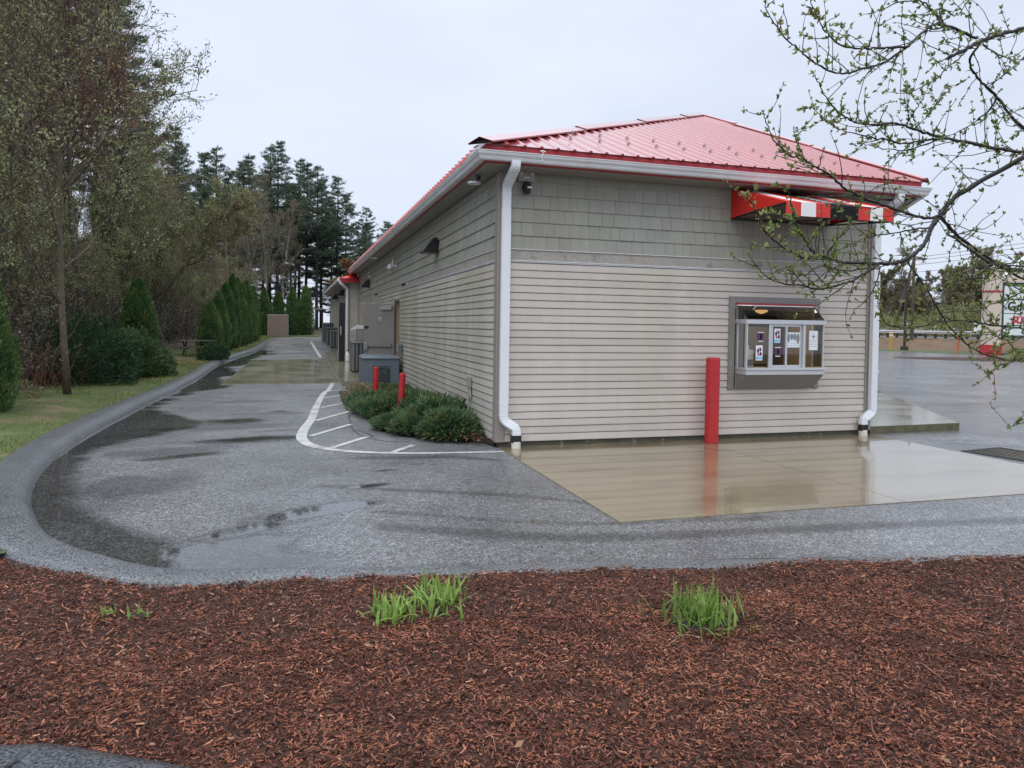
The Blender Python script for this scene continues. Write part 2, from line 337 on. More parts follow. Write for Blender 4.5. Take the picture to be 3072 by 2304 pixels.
M['grass_blade'] = leaf_mat('grass_blade', (.17, .23, .06), (.25, .22, .09), trans=.4, c2scale=1.4)
M['dry_twig'] = mat('red_brown_stems', (.16, .075, .045), .8, var=.3, island=.4)
M['table_wood'] = mat('grey_weathered_wood', (.085, .075, .065), .7, var=.25, vscale=8, stretch=(1, 6, 6))
M['fence_tan'] = mat('tan_panel', (.22, .165, .135), .7, var=.1, vscale=3)
M['post_beige'] = mat('beige_sign_siding', (.62, .53, .44), .6, var=.05)
M['sign_white'] = mat('sign_face', (.72, .78, .78), .4, var=.03)
M['sign_green'] = mat('dark_green_frame', (.02, .06, .05), .5)
M['sign_red'] = mat('sign_red', (.55, .03, .05), .5)
M['rail'] = mat('guard_rail_steel', (.45, .46, .47), .4, metal=.4)
M['wood_post'] = mat('guard_rail_post', (.05, .045, .04), .8)
M['yellow'] = mat('faded_yellow', (.48, .30, .10), .6); M['orange_red'] = mat('faded_red_marker', (.55, .13, .07), .6)
M['car_white'] = mat('white_car_paint', (.75, .76, .78), .25, coat=.5); M['car_glass'] = mat('dark_car_glass', (.02, .025, .03), .1); M['tyre'] = mat('tyre', (.02, .02, .02), .7)
M['road'] = mat('road_asphalt', (.09, .09, .092), .5, var=.15, vscale=1)
M['lamp_glow'] = emit_mat('warm_lamp', (1, .60, .20), 3.2)
M['clear'] = glass_mat('clear_plastic', (.97, .96, .95), .0, .1)
_t = M['clear'].node_tree; _o = next(n for n in _t.nodes if n.type == 'OUTPUT_MATERIAL'); _s = _o.inputs[0].links[0].from_socket; _d = N(_t, 'ShaderNodeBsdfDiffuse'); _d.inputs[0].default_value = (.8, .74, .72, 1); _m = N(_t, 'ShaderNodeMixShader'); _m.inputs[0].default_value = .22; _t.links.new(_s, _m.inputs[1]); _t.links.new(_d.outputs[0], _m.inputs[2]); _t.links.new(_m.outputs[0], _o.inputs[0])
M['tan_leaf'] = mat('tan_dead_leaf', (.24, .13, .06), .6, var=.3, island=.5)
M['dry_weed'] = leaf_mat('dry_tan_branches', (.26, .18, .07), (.20, .11, .05), trans=.2)

# ================================================================== ground
def hgt(x, y):    # the drive climbs gently towards the back
    x = np.asarray(x, float); y = np.asarray(y, float)
    yy = np.interp(y, [-50, 9, 14, 20, 25, 38, 45, 70], [0, 0, .13, .28, .36, .52, .58, .75])
    return yy*np.clip((2.5-x)/2.5, 0, 1)
def vnoise(x, y, seed=0):
    r = np.random.default_rng(seed); T = r.random((64, 64))
    xi = np.floor(x).astype(int); yi = np.floor(y).astype(int); fx = x-xi; fy = y-yi
    fx = fx*fx*(3-2*fx); fy = fy*fy*(3-2*fy); g = lambda a, b: T[a % 64, b % 64]
    return (g(xi, yi)*(1-fx)+g(xi+1, yi)*fx)*(1-fy)+(g(xi, yi+1)*(1-fx)+g(xi+1, yi+1)*fx)*fy
def grid(acc, X, Y, Z):   # X,Y,Z 2-D arrays
    n, k = X.shape; i = np.arange(n-1)[:, None]*k; j = np.arange(k-1)[None]
    f = np.stack([i+j, i+j+1, i+k+j+1, i+k+j], -1).reshape(-1, 4)
    return acc.add(np.stack([X, Y, Z], -1).reshape(-1, 3), f)
CURB = [(9, -7.1), (6, -6.35), (4, -5.72), (2.59, -5.39), (1.12, -5.09), (-.22, -4.81), (-.9, -4.70), (-1.5, -4.62), (-2.2, -4.5), (-2.8, -4.40), (-3.36, -4.28), (-3.63, -4.12),
        (-3.83, -3.93), (-4.1, -3.64), (-4.4, -3.19), (-4.69, -2.53), (-4.96, -1.75), (-5.2, -.66), (-5.38, .73), (-5.46, 2.66), (-5.44, 5), (-5.4, 7.1), (-5.23, 10.48), (-5.13, 12.09),
        (-5.1, 13.7), (-5.06, 16), (-4.9, 18.4), (-4.54, 21.65), (-4.21, 24.8), (-4.08, 28.75), (-3.95, 34.3), (-3.75, 37.8), (-3.3, 39.5), (-2.5, 40.6), (-1, 41.2), (3, 41.6)]
def smooth_path(P, per=6):
    P = np.array(P, float); out = []
    Q = np.vstack([2*P[0]-P[1], P, 2*P[-1]-P[-2]])
    for i in range(1, len(Q)-2):
        p0, p1, p2, p3 = Q[i-1:i+3]
        for t in np.arange(per)/per:
            out.append(.5*((2*p1)+(-p0+p2)*t+(2*p0-5*p1+4*p2-p3)*t*t+(-p0+3*p1-3*p2+p3)*t**3))
    out.append(P[-1]); return np.array(out)
def normals2(P):
    t = np.gradient(P, axis=0); t /= np.linalg.norm(t, axis=1)[:, None]; return np.stack([-t[:, 1], t[:, 0]], -1)
cp = smooth_path(CURB); cn = normals2(cp)     # normal points inwards/outwards depending on direction
if (cn[len(cn)//2] @ np.array([1, 0])) > 0: cn = -cn           # outwards, away from the drive
s_w = np.interp(np.arange(len(cp)), [0, 6*6, 9*6, 12*6, 15*6, 20*6, 24*6, 30*6, len(cp)], [.22, .24, .30, .38, .46, .40, .34, .30, .30])
s_h = np.interp(np.arange(len(cp)), [0, 6*6, 9*6, 12*6, 15*6, 40*6], [.025, .03, .06, .10, .12, .10])
def build_ground():
    a = Acc(); n = 60
    xs = np.linspace(-160, 260, n); ys = np.linspace(-40, 300, n); X, Y = np.meshgrid(xs, ys)
    grid(a, X, Y, np.full_like(X, -.35)); tag(a.build('ground', M['ground']), kind='structure')
    # asphalt drive and car park, one sheet with a puddle attribute
    xs = np.concatenate([np.arange(-6.0, .4, .07), np.arange(.4, 7, .15), np.linspace(7, 70, 40)])
    ys = np.concatenate([np.arange(-7.4, 12, .07), np.arange(12, 42, .2), np.linspace(42, 60, 12)])
    X, Y = np.meshgrid(xs, ys)
    d = np.full(X.shape, 9.0)
    near = X < 1.5
    P = np.stack([X[near], Y[near]], -1); dd = np.full(len(P), 9.0)
    for q in cp[::2]: dd = np.minimum(dd, np.hypot(P[:, 0]-q[0], P[:, 1]-q[1]))
    d[near] = dd
    w = np.zeros_like(X)
    # standing water along the berm: narrow round the bend, wide lobes beside the lawn and along the far drive
    band = np.interp(Y, [-4.6, -4.2, -3.4, -2.2, -.8, .6, 1.6, 2.6, 3.6, 4.6, 6, 8, 10, 12, 16, 20, 23, 26, 33, 38], [.0, .55, .55, .28, .30, .40, .85, 1.15, .95, .60, .45, .55, .85, .85, .75, .85, .9, .25, .18, .1])
    band = band*(.55+.9*vnoise(X*1.1+3, Y*.9, 4))*np.where(Y < -3.6, np.clip((-1.9-X)/1.0, 0, 1), 1)
    w = np.maximum(w, np.clip(.5+(band-d)/.6, 0, 1)*(d < 8))
    def blob(cx, cy, rx, ry, rot, s=1.0):
        c, sn = math.cos(rot), math.sin(rot); u = ((X-cx)*c+(Y-cy)*sn)/rx; v = (-(X-cx)*sn+(Y-cy)*c)/ry
        return np.clip((1.25-np.sqrt(u*u+v*v)*(.7+.6*vnoise(X*3, Y*3, 9)))*s, 0, 1)
    for b in ((-2.45, -2.85, .66, .25, .45), (-3.0, -3.3, .45, .14, .5), (-3.05, -3.75, .70, .22, .3), (-2.5, -3.25, .34, .09, .4), (-1.95, -1.95, .30, .10, .2), (-3.7, 3.4, .9, .5, .2), (-3.2, 1.4, 1.1, .35, .15), (-3.9, .2, .7, .25, .4), (-2.9, 4.7, .35, .2, 0),
              (-1.65, -1.2, .30, .10, .2), (-1.2, -.9, .5, .05, -.3), (-3.0, 22.5, 1.6, .35, 0), (7.2, -1.0, .9, .18, -.5), (8.2, -.4, 1.4, .14, -.2), (11, 2.2, 1.1, .3, .1), (9.5, -1.6, 1.0, .2, 0), (5.6, -4.2, 1.6, .12, .05)):
        w = np.maximum(w, (1.0 if b[1] < -1.5 and b[0] < 0 else .62)*blob(*b))
    dm = np.zeros_like(X)
    for b in ((-3.6, 2.7, 1.3, .42, .1), (-3.2, 1.3, 1.25, .34, .12), (-4.1, .6, .9, .5, .2), (-2.9, 4.4, .7, .22, .0), (-2.7, 2.2, .6, .12, .1), (-4.2, -1.4, .8, .6, .5), (-3.6, 6.5, .9, .3, .1), (-1.3, -.45, 1.0, .16, -.15), (-.4, -.75, .5, .12, -.6)): dm = np.maximum(dm, blob(*b))
    for Q, wd in (([(-2.35, -1.85), (-1.5, -2.25), (-.75, -2.6), (-.2, -2.95), (.9, -3.9)], .10), ([(-1.9, -3.5), (-.5, -4.15), (1.2, -4.35), (3.5, -4.6), (6, -5)], .16), ([(-1.9, -3.0), (-.4, -3.75), (1.4, -4.0)], .09)):
        q = smooth_path(Q, 16); sel = (X < 6.5) & (Y < 0) & (Y > -6); pp = np.stack([X[sel], Y[sel]], -1); dd = np.full(len(pp), 9.0)
        for c in q: dd = np.minimum(dd, np.hypot(pp[:, 0]-c[0], pp[:, 1]-c[1]))
        t_ = np.zeros_like(X); t_[sel] = .8*np.clip(1.3-dd/wd, 0, 1); dm = np.maximum(dm, t_)
    a = Acc(); grid(a, X, Y, hgt(X, Y)); o = a.build('asphalt_drive', M['asphalt'], smooth=True, attr={'wet': w.ravel(), 'damp': dm.ravel()}); tag(o, kind='structure')
build_ground()
def ribbon(acc, P, w0, w1, off, sub=1):     # flat strip on the ground between offsets w0..w1 to the left of P
    P = np.asarray(P, float); n = normals2(P)
    A = P+n*np.asarray(w0)[..., None]*1.0 if np.ndim(w0) else P+n*w0
    Bq = P+n*np.asarray(w1)[..., None] if np.ndim(w1) else P+n*w1
    za = hgt(A[:, 0], A[:, 1])+off; zb = hgt(Bq[:, 0], Bq[:, 1])+off
    v = np.vstack([np.column_stack([A, za]), np.column_stack([Bq, zb])]); k = len(P); i = np.arange(k-1)
    return acc.add(v, np.stack([i, i+1, k+i+1, k+i], -1))
def build_curb():
    a = Acc(); sec = [(0, .004), (.07, .40), (.18, .80), (.32, .97), (.55, 1.0), (.85, 1.0), (1.0, .85), (1.08, -.6)]
    rows = []
    jit = .012*(vnoise(np.arange(len(cp))*.7, np.zeros(len(cp)), 3)-.5)
    for s, h in sec:
        p = cp+cn*(s*s_w)[:, None]*1.0+cn*jit[:, None]*(0 < s < 1)
        rows.append(np.column_stack([p, hgt(p[:, 0], p[:, 1])+h*s_h+(.001 if s == 0 else 0)+(.012*(vnoise(p[:, 0]*4, p[:, 1]*4, 6)-.5) if 0 < s < 1 else 0)]))
    A = np.array(rows); grid(a, A[..., 0], A[..., 1], A[..., 2])
    tag(a.build('berm_kerb', M['berm'], smooth=True), kind='structure')
    b = Acc(); k = 10*6; p = cp[:k]
    ribbon(b, p+.006*np.random.default_rng(2).standard_normal((k, 2)), -.008, .008, .006); tag(b.build('kerb_joint', M['crack']), kind='structure')
build_curb()
def lines():
    a = Acc()
    OUT = [(-1.69, 10.5), (-1.86, 9.0), (-2.03, 7.98), (-2.26, 5.49), (-2.41, 3.46), (-2.54, 2.38), (-2.6, 1.5), (-2.56, .96), (-2.42, .53), (-2.2, .25), (-1.95, .04), (-1.58, -.13), (-1.13, -.25), (-.5, -.33), (.12, -.38)]
    p = smooth_path(OUT, 6); ribbon(a, p, .0, np.interp(np.arange(len(p)), [0, 30, 48, 60, len(p)], [.10, .15, .15, .13, .09]), .005)
    tag(a.build('painted_edge_line', M['white_paint']), kind='structure')
    H = [((-1.88, 8.45), (-1.5, 8.95)), ((-2.0, 6.95), (-1.55, 7.6)), ((-2.12, 5.1), (-1.6, 5.95)), ((-2.28, 3.2), (-1.62, 4.45)), ((-2.40, 1.5), (-1.74, 2.66)), ((-2.15, .42), (-1.62, 1.26)), ((-1.40, -.05), (-1.06, .43))]
    a = Acc()
    for q0, q1 in H: ribbon(a, [q0, ((q0[0]+q1[0])/2, (q0[1]+q1[1])/2), q1], -.045, .045, .006)
    tag(a.build('painted_hatching', M['white_paint']), kind='structure')
    a = Acc(); ribbon(a, smooth_path([(-1.63, 20.1), (-1.66, 26), (-1.66, 35.5)]), -.06, .06, .005); tag(a.build('painted_lane_line', M['white_paint']), kind='structure')
    # crack lines in the asphalt
    a = Acc()
    for P in ([(-1.55, 8.7), (-1.6, 6.94), (-1.66, 4.47), (-1.72, 3.09), (-1.76, 2.36), (-1.72, 1.7), (-1.61, 1.21), (-1.42, .87), (-1.07, .72)], [(-1.7, 1.95), (-1.55, 1.55), (-1.52, 1.2)],
              [(7.5, 2.2), (9.5, 3.0), (13, 3.6), (17, 4.0)], [(12, 9), (16, 7.4), (22, 6.5)], [(6.6, -1.0), (8.5, -1.9), (11, -2.6)], [(14, 16), (20, 13), (30, 11)]):
        p = smooth_path(P, 8); p = p+.012*np.random.default_rng(5).standard_normal(p.shape); ribbon(a, p, -.009, .009, .004)
    tag(a.build('asphalt_cracks', M['crack']), kind='structure')
lines()
def pads():
    a = Acc(); x0, x1, y0, y1 = .02, 6.15, -3.84, .02
    js = [2.42, 4.3]      # control joints
    xs = [x0, 3.05, x1]
    for i in range(2):
        a.box(xs[i]+(.004 if i else 0), xs[i+1]-(.004 if i == 0 else 0), y0, y1, -.05, .008)
    tag(a.build('concrete_apron', M['pad']), kind='structure')
    a = Acc(); q = smooth_path([(2.15, -.12), (2.35, -.42), (2.75, -.62), (3.0, -.95)], 8); q = q+.012*np.random.default_rng(3).standard_normal(q.shape); ribbon(a, q, -.005, .005, .0095); tag(a.build('apron_crack', M['crack']), kind='structure')
    # drive slab by the back door, follows the slope
    def slab(name, pts, n, thick, m, top):
        a = Acc(); P = np.array(pts, float)   # quad: near-left, near-right, far-right, far-left
        t = np.linspace(0, 1, n)[:, None]; Lf = P[0]*(1-t)+P[3]*t; Rt = P[1]*(1-t)+P[2]*t
        for A, B in zip(range(n-1), range(1, n)):
            c = [Lf[A], Rt[A], Rt[B], Lf[B]]
            v = [(x, y, float(hgt(x, y))+top) for x, y in c]+[(x, y, float(hgt(x, y))-.06) for x, y in c]
            a.add(v, np.array([(0, 1, 2, 3), (0, 4, 5, 1), (1, 5, 6, 2), (2, 6, 7, 3), (3, 7, 4, 0)]))
        return tag(a.build(name, m), kind='structure')
    slab('concrete_drive_slab', [(-4.42, 10.3), (-1.46, 10.5), (-1.46, 19.4), (-4.06, 18.6)], 12, .06, M['slab'], .012)
    slab('back_walkway', [(-1.43, 9.8), (-.002, 9.95), (-.002, 21.9), (-1.43, 21.9)], 12, .12, M['slab'], .12)
    slab('far_walkway', [(-1.02, 24.4), (-.46, 24.6), (-.46, 40), (-.98, 40)], 8, .12, M['slab'], .12)
    a = Acc()
    P = [(6.22, .02), (8.12, .06), (12.5, 6.9), (18.0, 15.4), (15.8, 15.4), (6.22, .75)]
    P = [(6.2, .0), (8.13, .08), (18.1, 15.4), (16.2, 15.4)]
    a.poly([(x, y, .125) for x, y in P]); tag(a.build('shopfront_pavement', M['slab']), kind='structure')
    a = Acc(); n = len(P); v = [(x, y, .125) for x, y in P]+[(x, y, -.05) for x, y in P]
    a.add(v, np.array([(i, (i+1) % n, n+(i+1) % n, n+i) for i in range(n)])); tag(a.build('pavement_kerb_face', M['slab_side']), kind='structure')
pads()
MULCH_EDGE = [(p[0]+n[0]*w*.98, p[1]+n[1]*w*.98) for p, n, w in zip(cp, cn, s_w)]
def in_poly(px, py, poly):
    poly = np.asarray(poly); x, y = poly[:, 0], poly[:, 1]; x2, y2 = np.roll(x, -1), np.roll(y, -1); r = np.zeros(len(px), bool)
    for a, b, c, d in zip(x, y, x2, y2):
        if b == d: continue
        r ^= ((b > py) != (d > py)) & (px < (c-a)*(py-b)/(d-b)+a)
    return r
bed_edge = np.array([p for p in MULCH_EDGE if p[1] < -3.2])
def mulch():
    poly = np.vstack([bed_edge, [(-5.3, -3.2), (-8, -3.6), (-8, -12), (10, -12)]])
    def mz(x, y): return .045+.05*(vnoise(x*1.3, y*1.3, 21)-.5)+.03*(vnoise(x*5, y*5, 22)-.5)+.02*np.clip((-5.2-y)/1.5, 0, 1)
    a = Acc(); xs = np.arange(-8, 10, .06); ys = np.arange(-12, -3.2, .06); X, Y = np.meshgrid(xs, ys)
    Z = mz(X, Y); ins = in_poly(X.ravel(), Y.ravel(), poly).reshape(X.shape); Z = np.where(ins, Z, -.06)
    grid(a, X, Y, Z); tag(a.build('mulch_bed', M['mulch_base'], smooth=True), kind='structure')
    def chips(name, n, box, lmin, lmax, m, seed, pale=False):
        r = np.random.default_rng(seed); x = r.uniform(box[0], box[1], n); y = r.uniform(box[2], box[3], n)
        k = in_poly(x, y, poly); x, y = x[k], y[k]; n = len(x)
        z = mz(x, y)+r.uniform(0, .018, n)
        L = r.uniform(lmin, lmax, n)*r.choice([.5, .8, 1, 1.5], n, p=[.3, .35, .25, .1]); W = np.minimum(L*.45, r.uniform(.003, .011, n)); T = r.uniform(.001, .004, n)
        th = r.uniform(0, 2*np.pi, n); til = r.normal(0, .28, n); rol = r.normal(0, .45, n)
        U = np.stack([np.cos(th)*np.cos(til), np.sin(th)*np.cos(til), np.sin(til)], -1)
        V = np.cross([0, 0, 1.], U); V /= np.linalg.norm(V, axis=1)[:, None]; Wn = np.cross(U, V)
        V2 = V*np.cos(rol)[:, None]+Wn*np.sin(rol)[:, None]; Wn = np.cross(U, V2)
        c = np.stack([x, y, z], -1)
        tp = r.uniform(.35, 1, (n, 2))
        p = []
        for sz in (-1, 1):
            for su, j in ((-1, 0), (1, 1)):
                for sv in (-1, 1):
                    p.append(c+U*(su*L/2)[:, None]+V2*(sv*W*tp[:, j]/2)[:, None]+Wn*(sz*T/2)[:, None])
        v = np.stack(p, 1).reshape(-1, 3)
        F = np.array([(4, 6, 7, 5), (0, 4, 5, 1), (2, 3, 7, 6), (0, 2, 6, 4), (1, 5, 7, 3)])
        f = (np.arange(n)[:, None, None]*8+F[None]).reshape(-1, 4)
        a = Acc(); a.add(v, f); tag(a.build(name, m), kind='stuff')
    chips('mulch_chips', 130000, (-5.6, 4.6, -8.2, -3.2), .012, .034, M['chips'], 1)
    chips('mulch_chips', 40000, (-4.2, 1.0, -7.9, -5.6), .010, .030, M['chips'], 2)
    chips('dark_mulch_chips', 100000, (-5.6, 4.6, -8.2, -3.2), .012, .036, M['chips_dark'], 4)
    chips('pale_mulch_chips', 26000, (-5.6, 4.6, -8.2, -3.2), .010, .036, M['chips_pale'], 3)
    # edge of the path the viewer stands by: raised asphalt lip, bottom left
    P = smooth_path([(-6.5, -6.05), (-4.6, -6.22), (-3.67, -6.36), (-3.43, -6.43), (-3.18, -6.57), (-2.92, -6.73), (-2.6, -7.1), (-2.4, -7.7), (-2.4, -8.6)], 6)
    n = normals2(P); n = n if n[0][1] < 0 else -n
    a = Acc(); rows = []
    for s, h in ((0, .03), (.02, .10), (.08, .12), (.35, .12), (.5, .08), (.9, .06)):
        q = P+n*s; rows.append(np.column_stack([q, np.full(len(q), h)+.008*(vnoise(q[:, 0]*6, q[:, 1]*6, 3)-.5)]))
    A = np.array(rows); grid(a, A[..., 0], A[..., 1], A[..., 2]); tag(a.build('path_edge', M['walk_edge'], smooth=True), kind='structure')
    # thin twigs, pine needles and blown leaves lying on the chips
    r = np.random.default_rng(14); a = Acc()
    for i in range(260):
        x, y = r.uniform(-5, 4), r.uniform(-7.8, -4.9)
        if not in_poly(np.array([x]), np.array([y]), poly)[0]: continue
        th = r.uniform(0, 6.28); L = r.uniform(.05, .16); z = float(mz(np.array([x]), np.array([y]))[0])+.02; c = r.normal(0, .01); d = np.array([math.cos(th), math.sin(th), 0]); s = np.array([-d[1], d[0], 0]); p = np.array([x, y, z])
        a.tube([p-d*L/2, p+s*c+np.array([0, 0, .006]), p+d*L/2], [.0009, .0016, .0008], 3, cap=False)
    tag(a.build('fallen_twigs', M['chips_pale']), kind='stuff')
    a = Acc(); n = 110; x = r.uniform(-5.2, 4, n); y = r.uniform(-7.8, -3.6, n); k = in_poly(x, y, poly) | (r.random(n) < .12); x, y = x[k], y[k]; n = len(x); z = np.where(in_poly(x, y, poly), mz(x, y)+.022, .012)
    th = r.uniform(0, 6.28, n); L = r.uniform(.018, .045, n); d = np.stack([np.cos(th), np.sin(th), r.normal(0, .2, n)], -1); s = np.stack([-np.sin(th), np.cos(th), r.normal(0, .3, n)], -1); c = np.stack([x, y, z], -1)
    v = np.stack([c, c+d*L[:, None]*.5+s*L[:, None]*.3, c+d*L[:, None], c+d*L[:, None]*.5-s*L[:, None]*.3], 1).reshape(-1, 3); a.add(v, np.arange(n)[:, None]*4+np.arange(4)[None]); tag(a.build('blown_leaves', M['tan_leaf']), kind='stuff')
mulch()
lawn_edge = np.array([p for p in MULCH_EDGE if True])
def lawn():
    E = np.array([p for p, q in zip(MULCH_EDGE, cp) if q[1] > -3.6]); E = E[np.arange(0, len(E), 2)]
    k = len(E); rows = []
    for s in (0, .25, .6, 1.2, 2.0, 3.0, 5, 9, 16, 30):
        d = np.stack([np.full(k, -1.0), np.interp(E[:, 1], [-4, 0, 36, 40, 42], [-.4, 0, 0, .9, 3.])], -1); d[-6:] = (0.1, 1); d /= np.linalg.norm(d, axis=1)[:, None]
        q = E+d*s; z = hgt(E[:, 0], E[:, 1])+.085+.05*min(s, 2)+.03*s*(s > 3)/3+.05*(vnoise(q[:, 0]*1.1, q[:, 1]*1.1, 31)-.5)*(s > 0)
        rows.append(np.column_stack([q, z]))
    A = np.array(rows); a = Acc(); grid(a, A[:5, :, 0], A[:5, :, 1], A[:5, :, 2]); tag(a.build('lawn', M['grass_ground'], smooth=True), kind='structure')
    a = Acc(); grid(a, A[4:, :, 0], A[4:, :, 1], A[4:, :, 2]); tag(a.build('forest_floor', M['ground'], smooth=True), kind='structure')
    # grass blades
    r = np.random.default_rng(8); n = 42000
    i = r.integers(0, k-1, n); t = r.random(n)[:, None]; s = (r.random(n)**1.3*2.4)[:, None]
    q = E[i]*(1-t)+E[i+1]*t; q = q+np.array([-1.0, 0])*s; y = q[:, 1]
    keep = (vnoise(q[:, 0]*1.6, q[:, 1]*1.6, 12) > .33)|(r.random(n) < .25); q = q[keep]; s = s[keep]; n = len(q)
    z = hgt(q[:, 0]+s[:, 0], q[:, 1])+.085+.05*np.minimum(s[:, 0], 2)-.01
    th = r.uniform(0, 6.28, n); hh = r.uniform(.02, .06, n); ww = r.uniform(.004, .008, n)*np.clip((q[:, 1]+12)/14, 1, 2.5); ln = r.uniform(0, .04, n)
    b = np.column_stack([q, z]); dx = np.stack([np.cos(th), np.sin(th), 0*th], -1); dl = np.stack([-np.sin(th), np.cos(th), 0*th], -1)
    v = np.stack([b-dx*ww[:, None], b+dx*ww[:, None], b+dl*ln[:, None]+np.array([0, 0, 1])*hh[:, None]], 1).reshape(-1, 3)
    a = Acc(); a.add(v, np.arange(n*3).reshape(-1, 3)); tag(a.build('grass', M['grass_blade']), kind='stuff')
lawn()
def far_right_ground():
    # lawn, embankment and highway across the car park; local axes: s along the road, n away from the viewer
    O = np.array([44.3, 33.5]); sx = np.array([-.18, .98]); nx = np.array([.98, .18])
    prof = [(0, .004), (.4, .05), (4, .08), (8, .25), (12, .95), (13.2, 1.0)]
    s = np.linspace(-60, 90, 40)
    def strip(name, pr, m):
        A = np.array([[tuple(O+sx*t+nx*n)+(z,) for t in s] for n, z in pr]); a = Acc(); grid(a, A[..., 0], A[..., 1], A[..., 2]); tag(a.build(name, m, smooth=True), kind='structure')
    strip('roadside_lawn', prof[:3], M['far_grass']); strip('embankment', prof[2:], M['dead_grass'])
    strip('highway', [(13.2, .996), (26, 1.05)], M['road']); strip('highway_verge', [(26, 1.05), (30, .7), (90, 1.5)], M['dead_grass'])
    return O, sx, nx
FR = far_right_ground()
def mulch_island():
    a = Acc(); r = np.random.default_rng(5); n = 40
    c = np.array([39.5, 23.5]); a1 = np.array([.35, .94]); b1 = np.array([.94, -.35]); V = [tuple(c)+(.16,)]
    for k in range(n):
        t = 2*np.pi*k/n; V.append(tuple(c+a1*3.2*math.cos(t)+b1*7.5*math.sin(t))+(.006,))
    a.add(V, np.array([(0, 1+k, 1+(k+1) % n) for k in range(n)])); tag(a.build('mulch_island', M['mulch_base'], smooth=True), kind='structure')
mulch_island()

# ================================================================== the building
W = 6.15; LEN = 21.95; Z0 = .08; CL = .1016; ZT = Z0+24*CL       # siding top 2.518
def segs(L, z0, z1, holes):
    cut = [(h[0], h[1]) for h in holes if h[2] < z1-.004 and h[3] > z0+.004]
    xs = [0.0]; out = []
    for a, b in sorted(cut): out.append((xs[-1], a)); xs.append(b)
    out.append((xs[-1], L)); return [(a, b) for a, b in out if b-a > .01]
def clapboards(O, D, Nn, L, z0, rows, holes=(), exp=CL, off=.018, step=.6, seed=0):
    a = Acc(); r = np.random.default_rng(seed); O = np.array(O, float); D = np.array(D, float); Nn = np.array(Nn, float)
    for k in range(rows):
        zb = z0+k*exp; zt = zb+exp
        todo = [(s0, s1, zb, zt) for s0, s1 in segs(L, zb, zt, holes)]
        for h in holes:
            if zb+.004 < h[2] < zt-.004: todo.append((h[0], h[1], zb, h[2]))
            if zb+.004 < h[3] < zt-.004: todo.append((h[0], h[1], h[3], zt))
        zb0, zt0 = zb, zt; cut = []
        for (s0, s1, b_, t_) in todo:
            x = s0+((k*1.37+seed*.7) % 3.2)+.3; l = s0; up_ = 0
            while x < s1-.25: cut.append((l, x, b_, t_, up_)); l = x; x += 3.66; up_ = 1-up_
            cut.append((l, s1, b_, t_, up_))
        todo = cut
        for s0, s1, zb, zt, lap in todo:
            n = max(2, int((s1-s0)/step)+1); s = np.linspace(s0, s1, n)
            ob = off+.0022*lap+r.normal(0, .0016, n); dz = r.normal(0, .0007, n)
            p = O+D*s[:, None]
            A = p+Nn*0.0; A[:, 2] = zb+.001; B = p+Nn*ob[:, None]; B[:, 2] = zb+dz; B2 = p+Nn*(ob+.001)[:, None]; B2[:, 2] = zb+min(.012, (zt-zb)*.4)+dz; gp = min(.0105, (zt-zb)*.3); T = p+Nn*(ob*.62)[:, None]; T[:, 2] = zt-gp+dz; T2 = p-Nn*.016; T2[:, 2] = zt-gp; T3 = p-Nn*.016; T3[:, 2] = zt+.004
            G = np.array([A, B, B2, T, T2, T3]); grid(a, G[..., 0], G[..., 1], G[..., 2])
    return a
def shakes(O, D, Nn, L, z0, rows, exp=.1838, off=.022, seed=3, holes=()):
    a = Acc(); r = np.random.default_rng(seed); O = np.array(O, float); D = np.array(D, float); Nn = np.array(Nn, float)
    for k in range(rows):
        zb = z0+k*exp
        for s0, s1 in segs(L, zb, zb+exp, holes):
            s = s0
            while s < s1-.02:
                w_ = min(r.uniform(.11, .24), s1-s)
                if s1-s-w_ < .05: w_ = s1-s
                g = .0035; o1 = off+r.normal(0, .0022); o0 = .006+r.normal(0, .001)
                p0 = O+D*(s+g); p1 = O+D*(s+w_-g); z = np.array([0, 0, 1.]); zt = min(zb+exp+.004, 9)
                v = [p0+z*zb, p1+z*zb, p1+Nn*o1+z*zb, p0+Nn*o1+z*zb, p0+Nn*o0+z*zt, p1+Nn*o0+z*zt, p0+z*zt, p1+z*zt]
                a.add(v, np.array([(0, 1, 2, 3), (3, 2, 5, 4), (0, 3, 4, 6), (1, 7, 5, 2)])); s += w_
            p0 = O+D*s0+Nn*.004; p1 = O+D*s1+Nn*.004
            q0 = O+D*s0; q1 = O+D*s1; z = np.array([0, 0, 1.]); a.quad(q0+Nn*(off-.005)+z*(zb+.002), q1+Nn*(off-.005)+z*(zb+.002), q1+Nn*.002+z*(zb+exp), q0+Nn*.002+z*(zb+exp))
    return a
bl = empty('restaurant_building', (0, 0, 0), label='low beige clapboard building with red metal hip roof and white gutters beside the drive', cat='building')
FX, FY, FN = (1, 0, 0), (0, 1, 0), (0, -1, 0)
WIN = (3.56, 5.135, .756, 2.13)                 # window opening on the front wall
DOOR = (9.42, 10.36, .0, 2.26)                  # back door opening on the long wall
